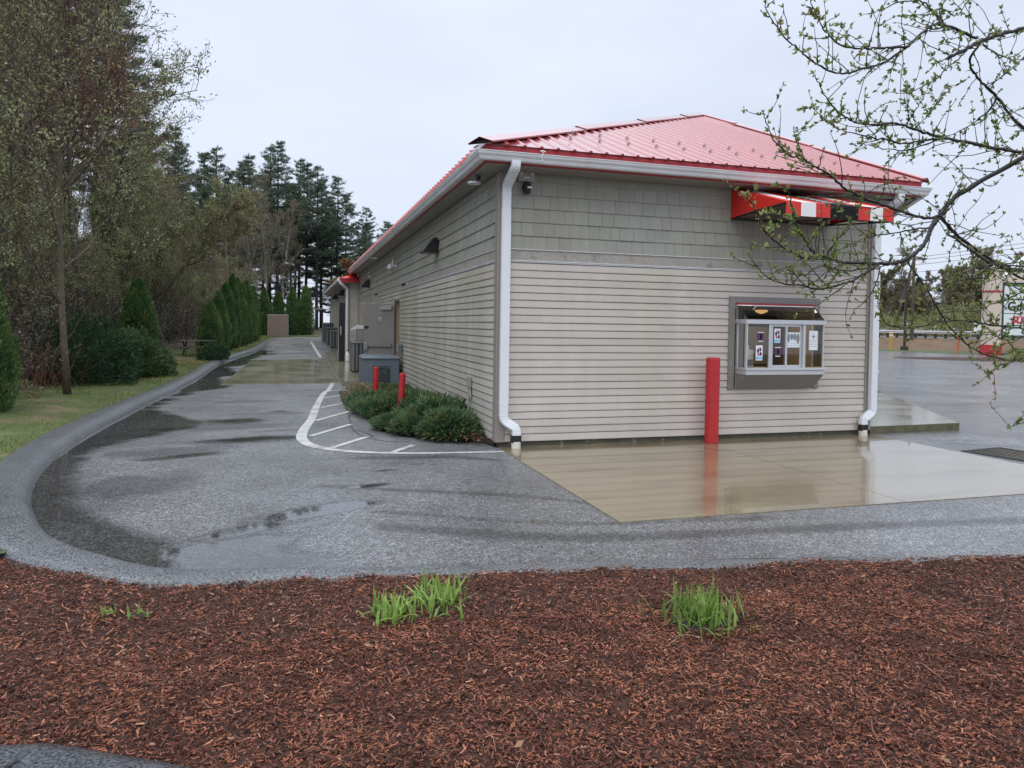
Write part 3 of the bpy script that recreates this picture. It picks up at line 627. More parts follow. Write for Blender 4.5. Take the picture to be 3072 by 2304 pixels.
def build_walls():
    clapboards((.10, 0, 0), FX, FN, W-.2, Z0, 24, [(WIN[0]-.1, WIN[1]-.1, WIN[2], WIN[3])], seed=1).build('clapboard_siding', M['siding'], bl)
    shakes((.10, 0, 0), FX, FN, W-.2, 2.698, 6, seed=4).build('shingle_siding', M['shingle'], bl)
    c = clapboards((0, LEN-.1, 0), (0, -1, 0), (-1, 0, 0), LEN-.2, Z0, 24, [(LEN-.1-DOOR[1]-.05, LEN-.1-DOOR[0]+.05, DOOR[2], DOOR[3]+.05)], seed=2, off=.021); c.build('clapboard_siding', M['siding_side'], bl)
    shakes((0, LEN-.1, 0), (0, -1, 0), (-1, 0, 0), LEN-.2, 2.698, 6, seed=5, off=.026).build('shingle_siding', M['shingle'], bl)
    # band between the two claddings with its pale drip caps
    a = Acc(); a.box(.10, W-.1, -.012, .02, 2.548, 2.690); a.box(-.012, .02, .10, LEN-.1, 2.548, 2.690); a.build('trim_band', M['band'], bl)
    a = Acc()
    for z0, z1, o in ((2.690, 2.699, .030), (2.520, 2.530, .026), (2.536, 2.547, .030)): a.box(.10, W-.1, -o, .01, z0, z1); a.box(-o, .01, .10, LEN-.1, z0, z1)
    a.build('drip_cap', M['gutter'], bl)
    for (cx, cy, sx, sy) in ((0, 0, -1, -1), (W, 0, 1, -1), (0, LEN, -1, 1)):
        a = Acc(); a.bbox(min(cx-.035*1, cx-.03*sx*0-.03), cx+.10, cy-.032, cy+.02, Z0-.005, 3.74, .004) if sx < 0 else a.bbox(cx-.10, cx+.03, cy-.032, cy+.02, Z0-.005, 3.74, .004)
        if sx < 0: a.bbox(cx-.0325, cx-.002, (cy+.021 if sy < 0 else cy-.12), (cy+.12 if sy < 0 else cy+.03), Z0-.004, 3.739, .004)
        a.build('corner_post', M['trim'], bl)
    a = Acc(); a.box(.03, W-.02, .012, .3, -.12, Z0+.02); a.box(.012, .3, .31, LEN, -.12, Z0+.02); a.build('foundation', M['found'], bl)
    # angled shopfront wall, back wall
    d = np.array([.545, .838, 0]); n = np.array([.838, -.545, 0])
    clapboards((W+.03, .06, 0), d, n, 18, Z0, 24, seed=6).build('clapboard_siding', M['siding'], bl)
    shakes((W+.03, .06, 0), d, n, 18, 2.698, 6, seed=7).build('shingle_siding', M['shingle'], bl)
    a = Acc(); q = np.array([W+.03, .06, 0])+d*.01+n*.003; e = q+d*18; v = [q, e, e, q]
    a.quad(q+[0, 0, 2.51], e+[0, 0, 2.51], e+[0, 0, 2.70], q+[0, 0, 2.70]); a.build('trim_band', M['band'], bl)
    a = Acc(); a.quad((.01, LEN, 0), (W+9, LEN, 0), (W+9, LEN, 3.7), (.01, LEN, 3.7)); a.build('back_wall', M['siding'], bl)
build_walls()
EV = 3.97; RA = np.array([7.2, 7.0, 7.07]); RB = np.array([7.2, 15.0, 7.07])
PL = np.array([-.385, -.45, EV]); PR = np.array([6.68, -.45, EV]); PBL = np.array([-.385, 22.35, EV])
def roof():
    a = Acc(); d = np.array([.545, .838, 0])
    PRR = PR+d*19
    a.add([PL, PR, RA], np.array([[0, 1, 2]]))
    nf = np.cross(PR-PL, RA-PL); nf /= np.linalg.norm(nf)
    a.add([PL, RA, RB, PBL], np.array([[0, 1, 2, 3]])); a.add([PR, PRR, RB, RA], np.array([[0, 1, 2, 3]])); a.add([PRR, PBL, RB], np.array([[0, 1, 2]]))
    up = (RA[2]-EV)/(RA[1]+.45); k1 = (RA[0]-PL[0])/(RA[1]-PL[1]); k2 = (RA[0]-PR[0])/(RA[1]-PR[1])
    def rib(p0, p1, nn, side, w0, w1, h):
        v = []
        for p in (p0, p1):
            v += [p-side*w0+nn*.001, p-side*w1+nn*h, p+side*w1+nn*h, p+side*w0+nn*.001]
        a.add(v, [np.array([(0, 4, 5, 1), (1, 5, 6, 2), (2, 6, 7, 3)]), np.array([0, 1, 2, 3]), np.array([7, 6, 5, 4])])
    x = PL[0]+.115; i = 0; sp = .2286
    while x < RA[0]-.05:
        ye = min(RA[1], -.45+(x-PL[0])/k1); ys = -.45 if x < PR[0] else -.45+(x-PR[0])/k2
        P = lambda y: np.array([x, y, EV+(y+.45)*up])
        if ye-ys > .1:
            rib(P(ys-.03), P(ye-.03), nf, np.array([1, 0, 0.]), .034, .014, .026)
        x += sp; i += 1
    nl = np.cross(RA-PL, PBL-PL); nl /= np.linalg.norm(nl); nl = nl if nl[2] > 0 else -nl
    y = -.2
    while y < 22.3:
        xe = min(RA[0], PL[0]+(y+.45)*k1); sl = (RA[2]-EV)/(RA[0]-PL[0])
        p = lambda x: np.array([x, y, EV+(x-PL[0])*sl])
        rib(p(-.415), p(max(-.25, min(xe, 6.9)-.03)), nl, np.array([0, 1., 0]), .030, .012, .022); y += sp
    rf = a.build('roof', M['roof'], bl)
    # hip caps: folded flashing standing on the ribs, in lapped lengths
    for (P0, P1, n1, n2, wd) in ((PL+np.array([0, 0, .0]), RA, nf, nl, .17), (PR, RA, nf, np.array([.6, -.2, .75]), .07)):
        c = Acc(); dv = (P1-P0)/np.linalg.norm(P1-P0); Lh = np.linalg.norm(P1-P0); mid = (n1+n2); mid /= np.linalg.norm(mid)
        s1 = np.cross(n1, dv); s1 = s1 if s1 @ (PR-PL if wd > .1 else PL-PR) > 0 else -s1
        s2 = np.cross(n2, dv); s2 = -s2 if s2 @ s1 > 0 else s2
        s = -.03
        while s < Lh:
            e = min(s+3.1, Lh); lift = .0
            for (u, t) in ((s, .052), (e, .046)): pass
            v = []
            for u, t in ((s, .058), (e+.04, .045)):
                o = P0+dv*u
                v += [o+s1*wd+n1*(t-.02), o+s1*wd+n1*t, o+mid*(t+.02), o+s2*wd+n2*t, o+s2*wd+n2*(t-.02)]
            c.add(v, np.array([(0, 1, 6, 5), (1, 2, 7, 6), (2, 3, 8, 7), (3, 4, 9, 8)])); s = e
        c.build('hip_cap', M['roof'], rf)
    c = Acc(); o = PL+np.array([.03, .03, 0]); c.prism([o+np.array(q) for q in ((-.13, .10, .0), (.13, -.10, .0), (.12, -.09, .03), (0, 0, .075), (-.12, .09, .03))], (.10, .10, .035)); c.build('hip_end_dark_gap', M['black'], rf)  # black block painting the dark gap under the end of the cap
    # clear snow guards in two staggered rows
    for r0, y in ((0, 1.0), (1, .40)):
        x = 1.40-.26*r0
        first = None
        while x < 6.2:
            if -.45+(x-PL[0])/k1 > y+.1:
                if first is None:
                    c = Acc(); c.box(-.03, .03, -.02, .06, .0, .004); c.box(-.03, .03, -.022, -.017, .004, .065); c.add([(-.005, -.016, .004), (-.005, .05, .004), (-.005, -.016, .07), (.005, -.016, .004), (.005, .05, .004), (.005, -.016, .07)], [np.array([(0, 1, 4, 3), (1, 2, 5, 4)]), np.array([(0, 2, 1), (3, 4, 5)])])
                    first = c.build('snow_guard', M['clear'], rf); g = first
                else: g = first.copy(); C.collection.objects.link(g); g.parent = rf
                g.location = (x, y, EV+(y+.45)*up+.004); g.rotation_euler = (math.atan(up), 0, 0)
            x += .4572
roof()
def eaves():
    a = Acc()
    d = np.array([.545, .838, 0]); n = np.array([.838, -.545, 0])
    # fascia: painted board behind the gutter, deeper than the gutter
    a.box(-.32, 6.66, -.425, -.40, 3.736, 3.965); a.box(-.325, -.30, -.399, 22.3, 3.736, 3.965); a.build('fascia', M['red_fascia'], bl)
    a = Acc()
    for i in range(int(6.2/.098)):
        x = .0+i*.098; a.box(x+.004, x+.094, -.398, -.033, 3.722, 3.732)
    a.box(-.299, 6.65, -.399, -.034, 3.733, 3.74)
    for i in range(int(22.3/.098)):
        y = -.39+i*.098; a.box(-.298, -.034, y+.004, y+.094, 3.722, 3.732)
    a.box(-.299, -.034, -.033, 22.3, 3.734, 3.741)
    q0 = np.array([W+.04, -.03, 3.73]); v = [(W+.02, .05, 3.73), (6.62, -.36, 3.73)]; e = d*19
    a.add([(W+.02, -.034, 3.733), (6.60, -.39, 3.733), np.array((6.60, -.39, 3.733))+e, np.array((W+.02, -.034, 3.733))+e], np.array([[0, 1, 2, 3]]))
    a.build('soffit', M['soffit'], bl)
    # K-style gutters with a closed return at the corners
    prof = [(0, .0), (.075, .0), (.085, .02), (.092, .05), (.115, .085), (.120, .115), (.128, .122), (.128, .134), (.114, .134), (.114, .125), (.02, .03), (.004, .03), (.0, .134)]
    prof = [(o, z*.83) for o, z in prof]
    def gut(P0, P1, nrm, m0, m1):      # mitre ends: offset along path proportional to distance out
        P0 = np.array(P0, float); P1 = np.array(P1, float); dv = (P1-P0)/np.linalg.norm(P1-P0); nrm = np.array(nrm, float); a = Acc(); k = len(prof)
        nn = 24; v = []
        for i in range(nn+1):
            t = i/nn
            for (o, z) in prof:
                p = P0*(1-t)+P1*t+nrm*o+dv*(m0*o*(1-t)+m1*o*t)*1.0; p = p+np.array([0, 0, z+.004*math.sin(i*1.3)*(0 < i < nn)*.4]); v.append(p)
        f = np.array([(i*k+j, i*k+(j+1) % k, (i+1)*k+(j+1) % k, (i+1)*k+j) for i in range(nn) for j in range(k)])
        a.add(v, [f, np.arange(k)[::-1], nn*k+np.arange(k)])
        # lap joints
        return a
    g1 = gut((-.327, -.427, 3.757), (6.67, -.427, 3.757), (0, -1, 0), -1, .6); g1.build('gutter', M['gutter'], bl)
    g2 = gut((-.327, 22.3, 3.757), (-.327, -.427, 3.757), (-1, 0, 0), 0, 1); g2.build('gutter', M['gutter'], bl)
    g3 = gut(np.array((6.67, -.427, 3.757)), np.array((6.67, -.427, 3.757))+d*19, n, -.6, 0); g3.build('gutter', M['gutter'], bl)
    a = Acc(); a.box(-.56, -.552, -.5, -.44, 3.74, 3.88)
    c = Acc()     # wire tie hanging on the front gutter
    c.tube([(.40, -.562, 3.895), (.41, -.568, 3.86), (.385, -.570, 3.83), (.40, -.566, 3.79), (.375, -.568, 3.765)], .005, 5); c.tube([(.37, -.558, 3.90), (.40, -.562, 3.905), (.44, -.558, 3.895)], .008, 5); c.build('gutter_tie', M['downspout'], bl)
    # downspouts
    def rect_tube(path, wx, wy, U):
        a = Acc(); path = np.array(path, float); t = np.gradient(path, axis=0); t /= np.linalg.norm(t, axis=1)[:, None]; U = np.array(U, float); rows = []
        for p, tt in zip(path, t):
            Wv = np.cross(tt, U); Wv /= np.linalg.norm(Wv); U2 = np.cross(Wv, tt); b = .008
            o = [(-wx+b, -wy), (wx-b, -wy), (wx, -wy+b), (wx, wy-b), (wx-b, wy), (-wx+b, wy), (-wx, wy-b), (-wx, -wy+b)]
            kf = bend.fl[len(rows)] if len(bend.fl) == len(path) else 1.0; rows.append([p+U2*i*kf+Wv*j*kf for i, j in o])
        A = np.array(rows); k = 8; m = len(path); f = np.array([(i*k+j, i*k+(j+1) % k, (i+1)*k+(j+1) % k, (i+1)*k+j) for i in range(m-1) for j in range(k)])
        a.add(A.reshape(-1, 3), [f, np.arange(k)[::-1], (m-1)*k+np.arange(k)]); return a
    def bend(P, r=.06, n=5):   # rounded corners with corrugations
        P = [np.array(p, float) for p in P]; out = [P[0]]; fl = [1.0]
        for i in range(1, len(P)-1):
            u = P[i-1]-P[i]; v = P[i+1]-P[i]; lu, lv = np.linalg.norm(u), np.linalg.norm(v); rr = min(r, lu*.48, lv*.48); A = P[i]+u/lu*rr; B = P[i]+v/lv*rr
            for q_, t in enumerate(np.linspace(0, 1, 11)): out.append(A*(1-t)**2+P[i]*2*t*(1-t)+B*t*t); fl.append(.93 if q_ % 2 else 1.0)
        out.append(P[-1]); fl.append(1.0); bend.fl = fl; return out
    def spout(top, ax, az0, foot, foot2, U, elbow):
        pass
    y = -.085
    a = rect_tube(bend([(.065, -.485, 3.77), (.065, -.485, 3.69), (.065, y, 3.52), (.065, y, 3.30), (.065, y, .52), (.065, y, .38), (.235, -.12, .27), (.235, -.12, .17)], .09), .060, .042, (1, 0, 0)); ds = a.build('downspout', M['downspout'], bl, smooth=False)
    a = Acc()
    for z in (.41, .395, .38, .365): a.box(.0, .13, y-.046, y-.040, z, z+.005)
    a = Acc(); a.bbox(.17, .30, -.165, -.075, .085, .185, .006); a.build('rubber_coupling', M['black_rubber'], ds)
    a = Acc(); a.lathe([(.064, 0), (.064, .09), (.058, .092), (.058, .02)], 14, (.237, -.12, 0.006)); a.build('drain_stub', M['pvc'], ds)
    a = rect_tube(bend([(6.22, -.46, 3.76), (6.22, -.46, 3.66), (6.155, y, 3.46), (6.155, y, 3.2), (6.155, y, .46), (6.155, y, .38), (5.955, -.12, .26), (5.955, -.12, .17)], .09), .060, .042, (1, 0, 0)); ds = a.build('downspout', M['downspout'], bl)
    a = Acc(); a.bbox(5.89, 6.02, -.165, -.075, .085, .185, .006); a.build('rubber_coupling', M['black_rubber'], ds)
    a = Acc(); a.lathe([(.064, 0), (.064, .09), (.058, .092), (.058, .02)], 14, (5.957, -.12, .006)); a.build('drain_stub', M['pvc'], ds)
    a = Acc(); a.box(6.09, 6.225, -.131, -.128, 1.0, 1.03); a.build('strap', M['downspout'], ds)
    a = Acc(); a.bbox(6.085, 6.12, -.06, -.033, .99, 1.06, .004); a.build('junction_box', M['conduit'], bl)
eaves()
def serving_window():
    x0, x1, z0, z1 = WIN; fx0, fx1 = 3.675, 5.03; yf = -.30
    a = Acc()
    a.bbox(x0, x0+.095, -.034, .03, z0, z1, .004); a.bbox(x1-.06, x1+.03, -.034, .03, z0, z1, .004); a.bbox(x0+.096, x1-.061, -.033, .03, z1-.085, z1-.001, .004); a.box(x0-.012, x0-.001, -.045, .0, z0-.01, z1+.012)
    a.box(x0, x1+.03, -.026, -.003, z1+.0005, z1+.01)
    sw = a.build('serving_window', M['win_trim'], bl)
    # splayed sheet-metal base below the sill
    a = Acc(); yb = -.06
    v = [(fx0, yf, .985), (fx1, yf, .985), (fx1, yb, .765), (fx0, yb, .765), (fx0, -.034, .985), (fx1, -.034, .985), (fx1, -.034, .765), (fx0, -.034, .765)]
    a.add(v, np.array([(0, 3, 2, 1), (0, 4, 7, 3), (1, 2, 6, 5), (3, 7, 6, 2)])); a.bbox(fx0-.012, fx0+.03, -.06, -.0345, .758, 2.0, .003); a.build('splayed_base', M['win_trim'], sw)
    # sill and head
    a = Acc(); a.bbox(fx0-.008, fx1+.01, yf-.012, -.034, .987, 1.05, .004); a.build('sill', M['alum'], sw)
    a = Acc(); a.bbox(fx0-.015, fx1+.03, yf-.03, -.034, 1.052, 1.09, .004); a.build('counter_shelf', M['alum'], sw)
    a = Acc(); a.bbox(fx0-.02, fx1+.02, yf-.02, -.034, 1.735, 1.80, .004); a.build('head_rail', M['alum'], sw)
    a = Acc()
    for xa, xb in ((fx0, fx0+.022), (4.055, 4.095), (4.655, 4.70), (fx1-.022, fx1)): a = Acc(); a.bbox(xa, xb, yf, yf+.035, 1.0905, 1.7345, .003); a.build('mullion', M['alum'], sw)
    for xa in (fx0, fx1-.02): a = Acc(); a.bbox(xa, xa+.02, -.07, -.035, 1.0905, 1.7345, .003); a.build('mullion', M['alum'], sw)
    for xa, xb, yy in ((4.097, 4.385, .012), (4.345, 4.653, .03)):     # sliding sashes
        a = Acc()
        a.bbox(xa, xa+.035, yf+yy, yf+yy+.016, 1.0915, 1.734, .002); a.bbox(xb-.035, xb, yf+yy, yf+yy+.016, 1.0915, 1.734, .002); a.bbox(xa+.0355, xb-.0355, yf+yy, yf+yy+.016, 1.0915, 1.13, .002); a.bbox(xa+.0355, xb-.0355, yf+yy, yf+yy+.016, 1.70, 1.734, .002); a.build('sliding_sash', M['alum'], sw)
    for xa, xb, y in ((fx0+.022, 4.055, yf+.015), (4.70, fx1-.022, yf+.015), (4.132, 4.35, yf+.02), (4.38, 4.618, yf+.038)):
        g = Acc(); g.quad((xa, y, 1.09), (xb, y, 1.09), (xb, y, 1.735), (xa, y, 1.735)); g.build('pane', M['glass'], sw)
    for x in (fx0+.01, fx1-.01):
        g = Acc(); g.quad((x, yf+.035, 1.09), (x, -.07, 1.09), (x, -.07, 1.735), (x, yf+.035, 1.735)); g.build('pane', M['glass'], sw)
    # sloping tinted top
    g = Acc(); v = [(fx0, yf, 1.802), (fx1, yf, 1.802), (fx1, -.075, 2.0), (fx0, -.075, 2.0)]
    g.poly(v); g.poly([(fx0, yf, 1.801), (fx0, -.075, 2.0), (fx0, -.075, 1.801)]); g.poly([(fx1, yf, 1.801), (fx1, -.075, 2.0), (fx1, -.075, 1.801)]); g.build('canopy_glass', M['glass_dark'], sw)
    for xe in (fx0+.01, fx1-.01): a = Acc(); a.tube([(xe, yf, 1.803), (xe, -.075, 2.003)], .008, 5); a.build('canopy_edge', M['dark_metal'], sw)
    a = Acc(); a.box(fx0-.01, fx1+.02, -.085, -.035, 2.018, 2.043); a.build('red_cap_strip', M['red_line'], sw)
    a = Acc(); a.box(fx0-.01, fx1+.02, -.09, -.036, 2.003, 2.0165); a.build('white_cap_strip', M['downspout'], sw)
    # room behind
    a = Acc(); X0, X1, Y1, ZL, ZH = 2.4, 5.9, 2.6, .1, 2.45; f = []
    a.quad((X0, Y1, ZL), (X1, Y1, ZL), (X1, Y1, ZH), (X0, Y1, ZH)); a.quad((X0, .03, ZL), (X0, Y1, ZL), (X0, Y1, ZH), (X0, .03, ZH)); a.quad((X1, .03, ZL), (X1, Y1, ZL), (X1, Y1, ZH), (X1, .03, ZH))
    a.quad((X0, .03, ZL), (X1, .03, ZL), (X1, Y1, ZL), (X0, Y1, ZL)); a.quad((X0, .03, ZH), (X1, .03, ZH), (X1, Y1, ZH), (X0, Y1, ZH))
    for c in ((X0, x0+.02, ZL, ZH), (x1-.03, X1, ZL, ZH), (x0+.02, x1-.03, ZL, z0+.02), (x0+.02, x1-.03, z1-.02, ZH)): a.quad((c[0], .031, c[2]), (c[1], .031, c[2]), (c[1], .031, c[3]), (c[0], .031, c[3]))
    a.build('interior_walls', M['room'], bl)
    a = Acc(); a.bbox(2.5, 4.3, 1.9, 2.55, .1, .95, .01); a.bbox(2.5, 4.5, 2.25, 2.55, 1.35, 1.39, .004); a.bbox(2.5, 4.5, 2.25, 2.55, 1.7, 1.74, .004); a.build('interior_shelves', M['counter'], bl)
serving_window()
def inside_things():
    r = empty('back_bar_machine', (4.75, 1.5, .1), label='dark tall drinks machine seen through the sliding window', cat='machine')
    a = Acc(); a.bbox(-.05, .75, 0, .6, 0, 1.9, .01); a.build('cabinet', M['black'], r); a = Acc(); a.bbox(0, .7, -.012, -.001, .95, 1.6, .003); a.build('front_panel', M['unit_grey'], r)
    r = empty('cup_dispenser', (3.80, -.16, 1.091), label='small white dispenser box in the left corner of the serving window', cat='dispenser')
    a = Acc(); a.bbox(-.06, .06, -.05, .05, 0, .26, .006); a.build('case', M['paper'], r); a = Acc(); a.box(-.05, .05, -.053, -.0505, .02, .12); a.build('slot', M['grey_print'], r)
    a = Acc(); a.lathe([(.005, 0), (.012, .02), (.012, .05), (.004, .07)], 8, (0, 0, .261)); a.build('pump', M['paper'], r)
    r = empty('ceiling_lamp', (4.40, .38, 2.10), label='warm yellow lamp glowing behind the tinted window top', cat='lamp')
    a = Acc(); a.lathe([(.02, .1), (.02, 0), (.14, -.14)], 14, (0, 0, 0)); a.build('shade', M['counter'], r); a = Acc(); a.lathe([(.02, -.2), (.09, -.17), (.10, -.13), (.02, -.06)], 12); a.build('bulb', M['lamp_glow'], r)
    ld = bpy.data.lights.new('lamp_light', 'POINT'); ld.energy = 24; ld.color = (1, .78, .5); ld.shadow_soft_size = .12; lo = bpy.data.objects.new('lamp_light', ld); C.collection.objects.link(lo); lo.location = (4.40, .75, 2.05)
    r = empty('steel_counter', (3.95, .35, .1), label='stainless steel counter just inside the serving window', cat='counter')
    a = Acc(); a.bbox(-.3, .9, 0, .5, .84, .88, .005); a.build('top', M['steel'], r); a = Acc(); a.bbox(-.28, .88, .02, .48, 0, .839, .005); a.build('cabinet', M['counter'], r)
inside_things()
def posters():
    def sheet(name, cx, cz, w, h, lab, parts, y=-.2905, cat='notice', tilt=0.0):
        r = empty(name, (cx, y, cz), label=lab, cat=cat); r.rotation_euler = (0, tilt, 0)
        a = Acc(); a.box(-w/2, w/2, -.0015, .0, -h/2, h/2); a.build('sheet', M['paper'], r)
        for (nm, m, pts) in parts:
            b = Acc()
            for q in pts:
                q = [(x, z) for x, z in q]; b.prism([(x, -.0017, z) for x, z in q], (0, -.0006, 0))
            b.build(nm, M[m], r)
    rect = lambda x0, x1, z0, z1: [(x0, z0), (x1, z0), (x1, z1), (x0, z1)]
    ell = lambda cx, cz, rx, rz: [(cx+rx*math.cos(t), cz+rz*math.sin(t)) for t in np.arange(14)*2*math.pi/14]
    cup = [('cup_print', 'purple', [[(-.045, -.06), (.045, -.06), (.058, .05), (-.058, .05)]]), ('lid_print', 'cream', [rect(-.055, .055, .055, .068), rect(-.045, .045, -.075, -.062)]), ('word_print', 'pink', [rect(-.012, .012, -.04, .035)])]
    def cupthing(cx, cz, lab, y):
        r = empty('cup_sticker', (cx, y, cz), label=lab, cat='sticker')
        for nm, m, pts in cup:
            b = Acc()
            for q in pts: b.prism([(x, -.001, z) for x, z in q], (0, -.0012, 0))
            b.build(nm, M[m], r)
    art = lambda s: [('sky_panel', 'sky_print', [rect(-.05*s, .05*s, -.095, -.055)]), ('berry_print', 'purple', [ell(-.02, .03, .02, .035), ell(.02, .05, .018, .028), ell(.024, -.015, .02, .03)]), ('swirl_print', 'pink', [ell(-.015, -.025, .018, .022), rect(-.012, .0, .06, .085)])]
    cupthing(3.92, 1.55, 'purple cup sticker high on the left window pane', -.29)
    sheet('small_poster', 3.90, 1.31, .115, .22, 'small blue and purple poster low on the left window pane', art(1.1), y=-.2865)
    sheet('small_poster', 4.205, 1.565, .105, .21, 'small purple picture poster on the sliding pane beside the mullion', art(1), y=-.2865)
    cupthing(4.225, 1.33, 'brown cup sticker on the sliding pane below a poster', -.283)
    sheet('wide_poster', 4.50, 1.505, .225, .225, 'wide poster of four ovals over a blue and white strip in the window', [('oval_print', 'grey_print', [ell(-.085, .03, .022, .07), ell(.025, .045, .027, .055), ell(.08, .02, .027, .075)]), ('blue_oval_print', 'blue_oval', [ell(-.03, .045, .028, .05)]), ('footer_print', 'sky_print', [rect(-.10, .10, -.06, -.054), rect(-.10, .10, -.085, -.079)])], y=-.270)
    sheet('paper_notice', 4.845, 1.50, .16, .29, 'white typed notice sheet on the right window pane', [('heading_print', 'blue_oval', [rect(-.02, .02, .09, .096), rect(-.05, .05, .06, .066), rect(-.012, .014, .03, .075)]), ('line_print', 'blue_oval', [rect(-.06, .055, z, z+.004) for z in (.0, -.03, -.06, -.09)]+[rect(-.072, -.069, -.13, .13), rect(.069, .072, -.13, .13)])], y=-.2865)
posters()
def awning():
    r = empty('striped_awning', (3.54, 0, 3.29), label='red, white and black striped awning over the serving window', cat='awning')
    w = 1.76; dep = 1.29; ht = .44; hf = .06; vb = -.125     # local: wall y=-.03, front y=-dep
    st = [(0, .235, 'r'), (.235, .47, 'w'), (.47, .70, 'r'), (.70, 1.16, 'k'), (1.16, 1.36, 'r'), (1.36, 1.57, 'w'), (1.57, w, 'r')]
    mm = {'r': 'awn_red', 'w': 'awn_white', 'k': 'awn_black'}
    for x0, x1, k in st:
        a = {k: Acc()}; b = {k: Acc()}
        n = 5; yy = np.linspace(-.035, -dep, n); zz = ht+(hf-ht)*np.linspace(0, 1, n)-.012*np.sin(np.linspace(0, math.pi, n))
        for i in range(n-1): a[k].quad((x0, yy[i], zz[i]), (x1, yy[i], zz[i]), (x1, yy[i+1], zz[i+1]), (x0, yy[i+1], zz[i+1]))
        b[k].box(x0, x1, -dep-.004, -dep, vb, hf)
        a[k].build('canopy_stripe', M[mm[k]], r); b[k].build('valance_stripe', M[mm[k]], r)
    for x, nm in ((-.001, 'side_panel'), (w+.001, 'side_panel')):
        s = Acc(); s.prism([(x, -.035, ht), (x, -.035, .01), (x, -.06, .0), (x, -.55, .035), (x, -dep, hf-.01), (x, -dep, hf)], (.003 if x < 1 else -.003, 0, 0)); s.build(nm, M['awn_red'], r)
    f = Acc()
    for x in (.02, w-.02):
        f.tube([(x, -.04, -.01), (x, -dep+.01, vb+.005)], .012, 6); f.tube([(x, -.04, .0), (x, -dep+.02, hf-.03)], .012, 6); f.tube([(x, -.5, .02), (x, -.95, vb+.04)], .01, 6)
    f.tube([(.0, -dep+.012, vb+.004), (w, -dep+.012, vb+.004)], .012, 6); f.tube([(0, -.045, -.01), (w, -.045, -.01)], .014, 6); f.tube([(w/2, -.04, -.01), (w/2, -dep+.01, vb+.005)], .01, 6); f.tube([(w*.5, -.05, .4), (w*.5, -dep+.02, hf-.03)], .01, 6); f.build('frame', M['black'], r)
    # white lettering band seen edge-on along the black stripe
    lw = Acc(); rr = random.Random(3); sl = (hf-ht)/(dep-.035)
    def on(x, y): return (x, y, ht+sl*(-y-.035)+.004-.012)
    t = -.30
    while t > -1.02:
        for ya in (0, .045):
            lw.quad(on(.84, t-ya), on(1.02, t-ya), on(1.02, t-ya-.02), on(.84, t-ya-.02))
        lw.quad(on(.84, t), on(.87, t), on(.87, t-.06), on(.84, t-.06)); t -= .125
    lw.build('lettering', M['awn_white'], r)
awning()
def back_door():
    y0, y1, _, zt = DOOR
    a = Acc(); a.bbox(-.035, .03, y0-.05, y0-.001, .1, zt+.05, .003); a.bbox(-.035, .03, y1+.001, y1+.05, .1, zt+.05, .003); a.bbox(-.034, .03, y0, y1, zt, zt+.049, .003); fr = a.build('door_frame', M['trim'], bl)
    a = Acc(); a.quad((.03, y0, .05), (.03, y1, .05), (.6, y1, .05), (.6, y0, .05)); a.quad((.6, y0, .05), (.6, y1, .05), (.6, y1, 2.3), (.6, y0, 2.3)); a.quad((.03, y1, .05), (.6, y1, .05), (.6, y1, 2.3), (.03, y1, 2.3)); a.quad((.03, y0, .05), (.6, y0, .05), (.6, y0, 2.3), (.03, y0, 2.3)); a.quad((.03, y0, 2.3), (.03, y1, 2.3), (.6, y1, 2.3), (.6, y0, 2.3)); a.build('doorway_recess', M['room'], fr)
    # the leaf swung wide open, seen from inside: panic bar, closer, bolt
    ang = math.atan2(.52, -.75)   # direction of the leaf from its hinge
    Mx = Matrix.Translation((-.03, y1-.06, 0)) @ Matrix.Rotation(ang, 4, 'Z')     # local x along leaf, local +y is the hidden face? (see below)
    a = Acc(); a.bbox(0, .93, -.022, .022, .16, 2.20, .004, Mx); lf = a.build('door', M['door_grey'], bl)
    s = 1 if (Mx.to_3x3() @ Vector((0, 1, 0))).y < 0 else -1      # side facing the drive
    def bx(nm, m, x0, x1, ya, yb, z0, z1):
        c = Acc(); ys = sorted((s*ya, s*yb)); c.bbox(x0, x1, ys[0], ys[1], z0, z1, .004, Mx); return c.build(nm, M[m], lf)
    bx('panic_bar', 'unit_grey', .06, .86, .03, .075, 1.02, 1.10); bx('bar_housing', 'steel', .78, .9, .0225, .09, .93, 1.13)
    bx('closer', 'steel', .06, .40, .023, .075, 2.03, 2.10); bx('closer_arm', 'steel', .02, .26, .08, .095, 2.12, 2.14)
    bx('bolt', 'black', .78, .9, .023, .05, 1.52, 1.58); bx('notice', 'unit_grey', .36, .52, .0225, .0245, 1.62, 1.86)
    bx('notice_print', 'paper', .38, .50, .0246, .026, 1.80, 1.815); bx('notice_print', 'paper', .40, .41, .0246, .026, 1.73, 1.79); bx('notice_print', 'paper', .43, .49, .0246, .026, 1.745, 1.755)
    bx('door_edge', 'fence_tan', .931, .94, -.02, .02, .16, 2.20)
back_door()
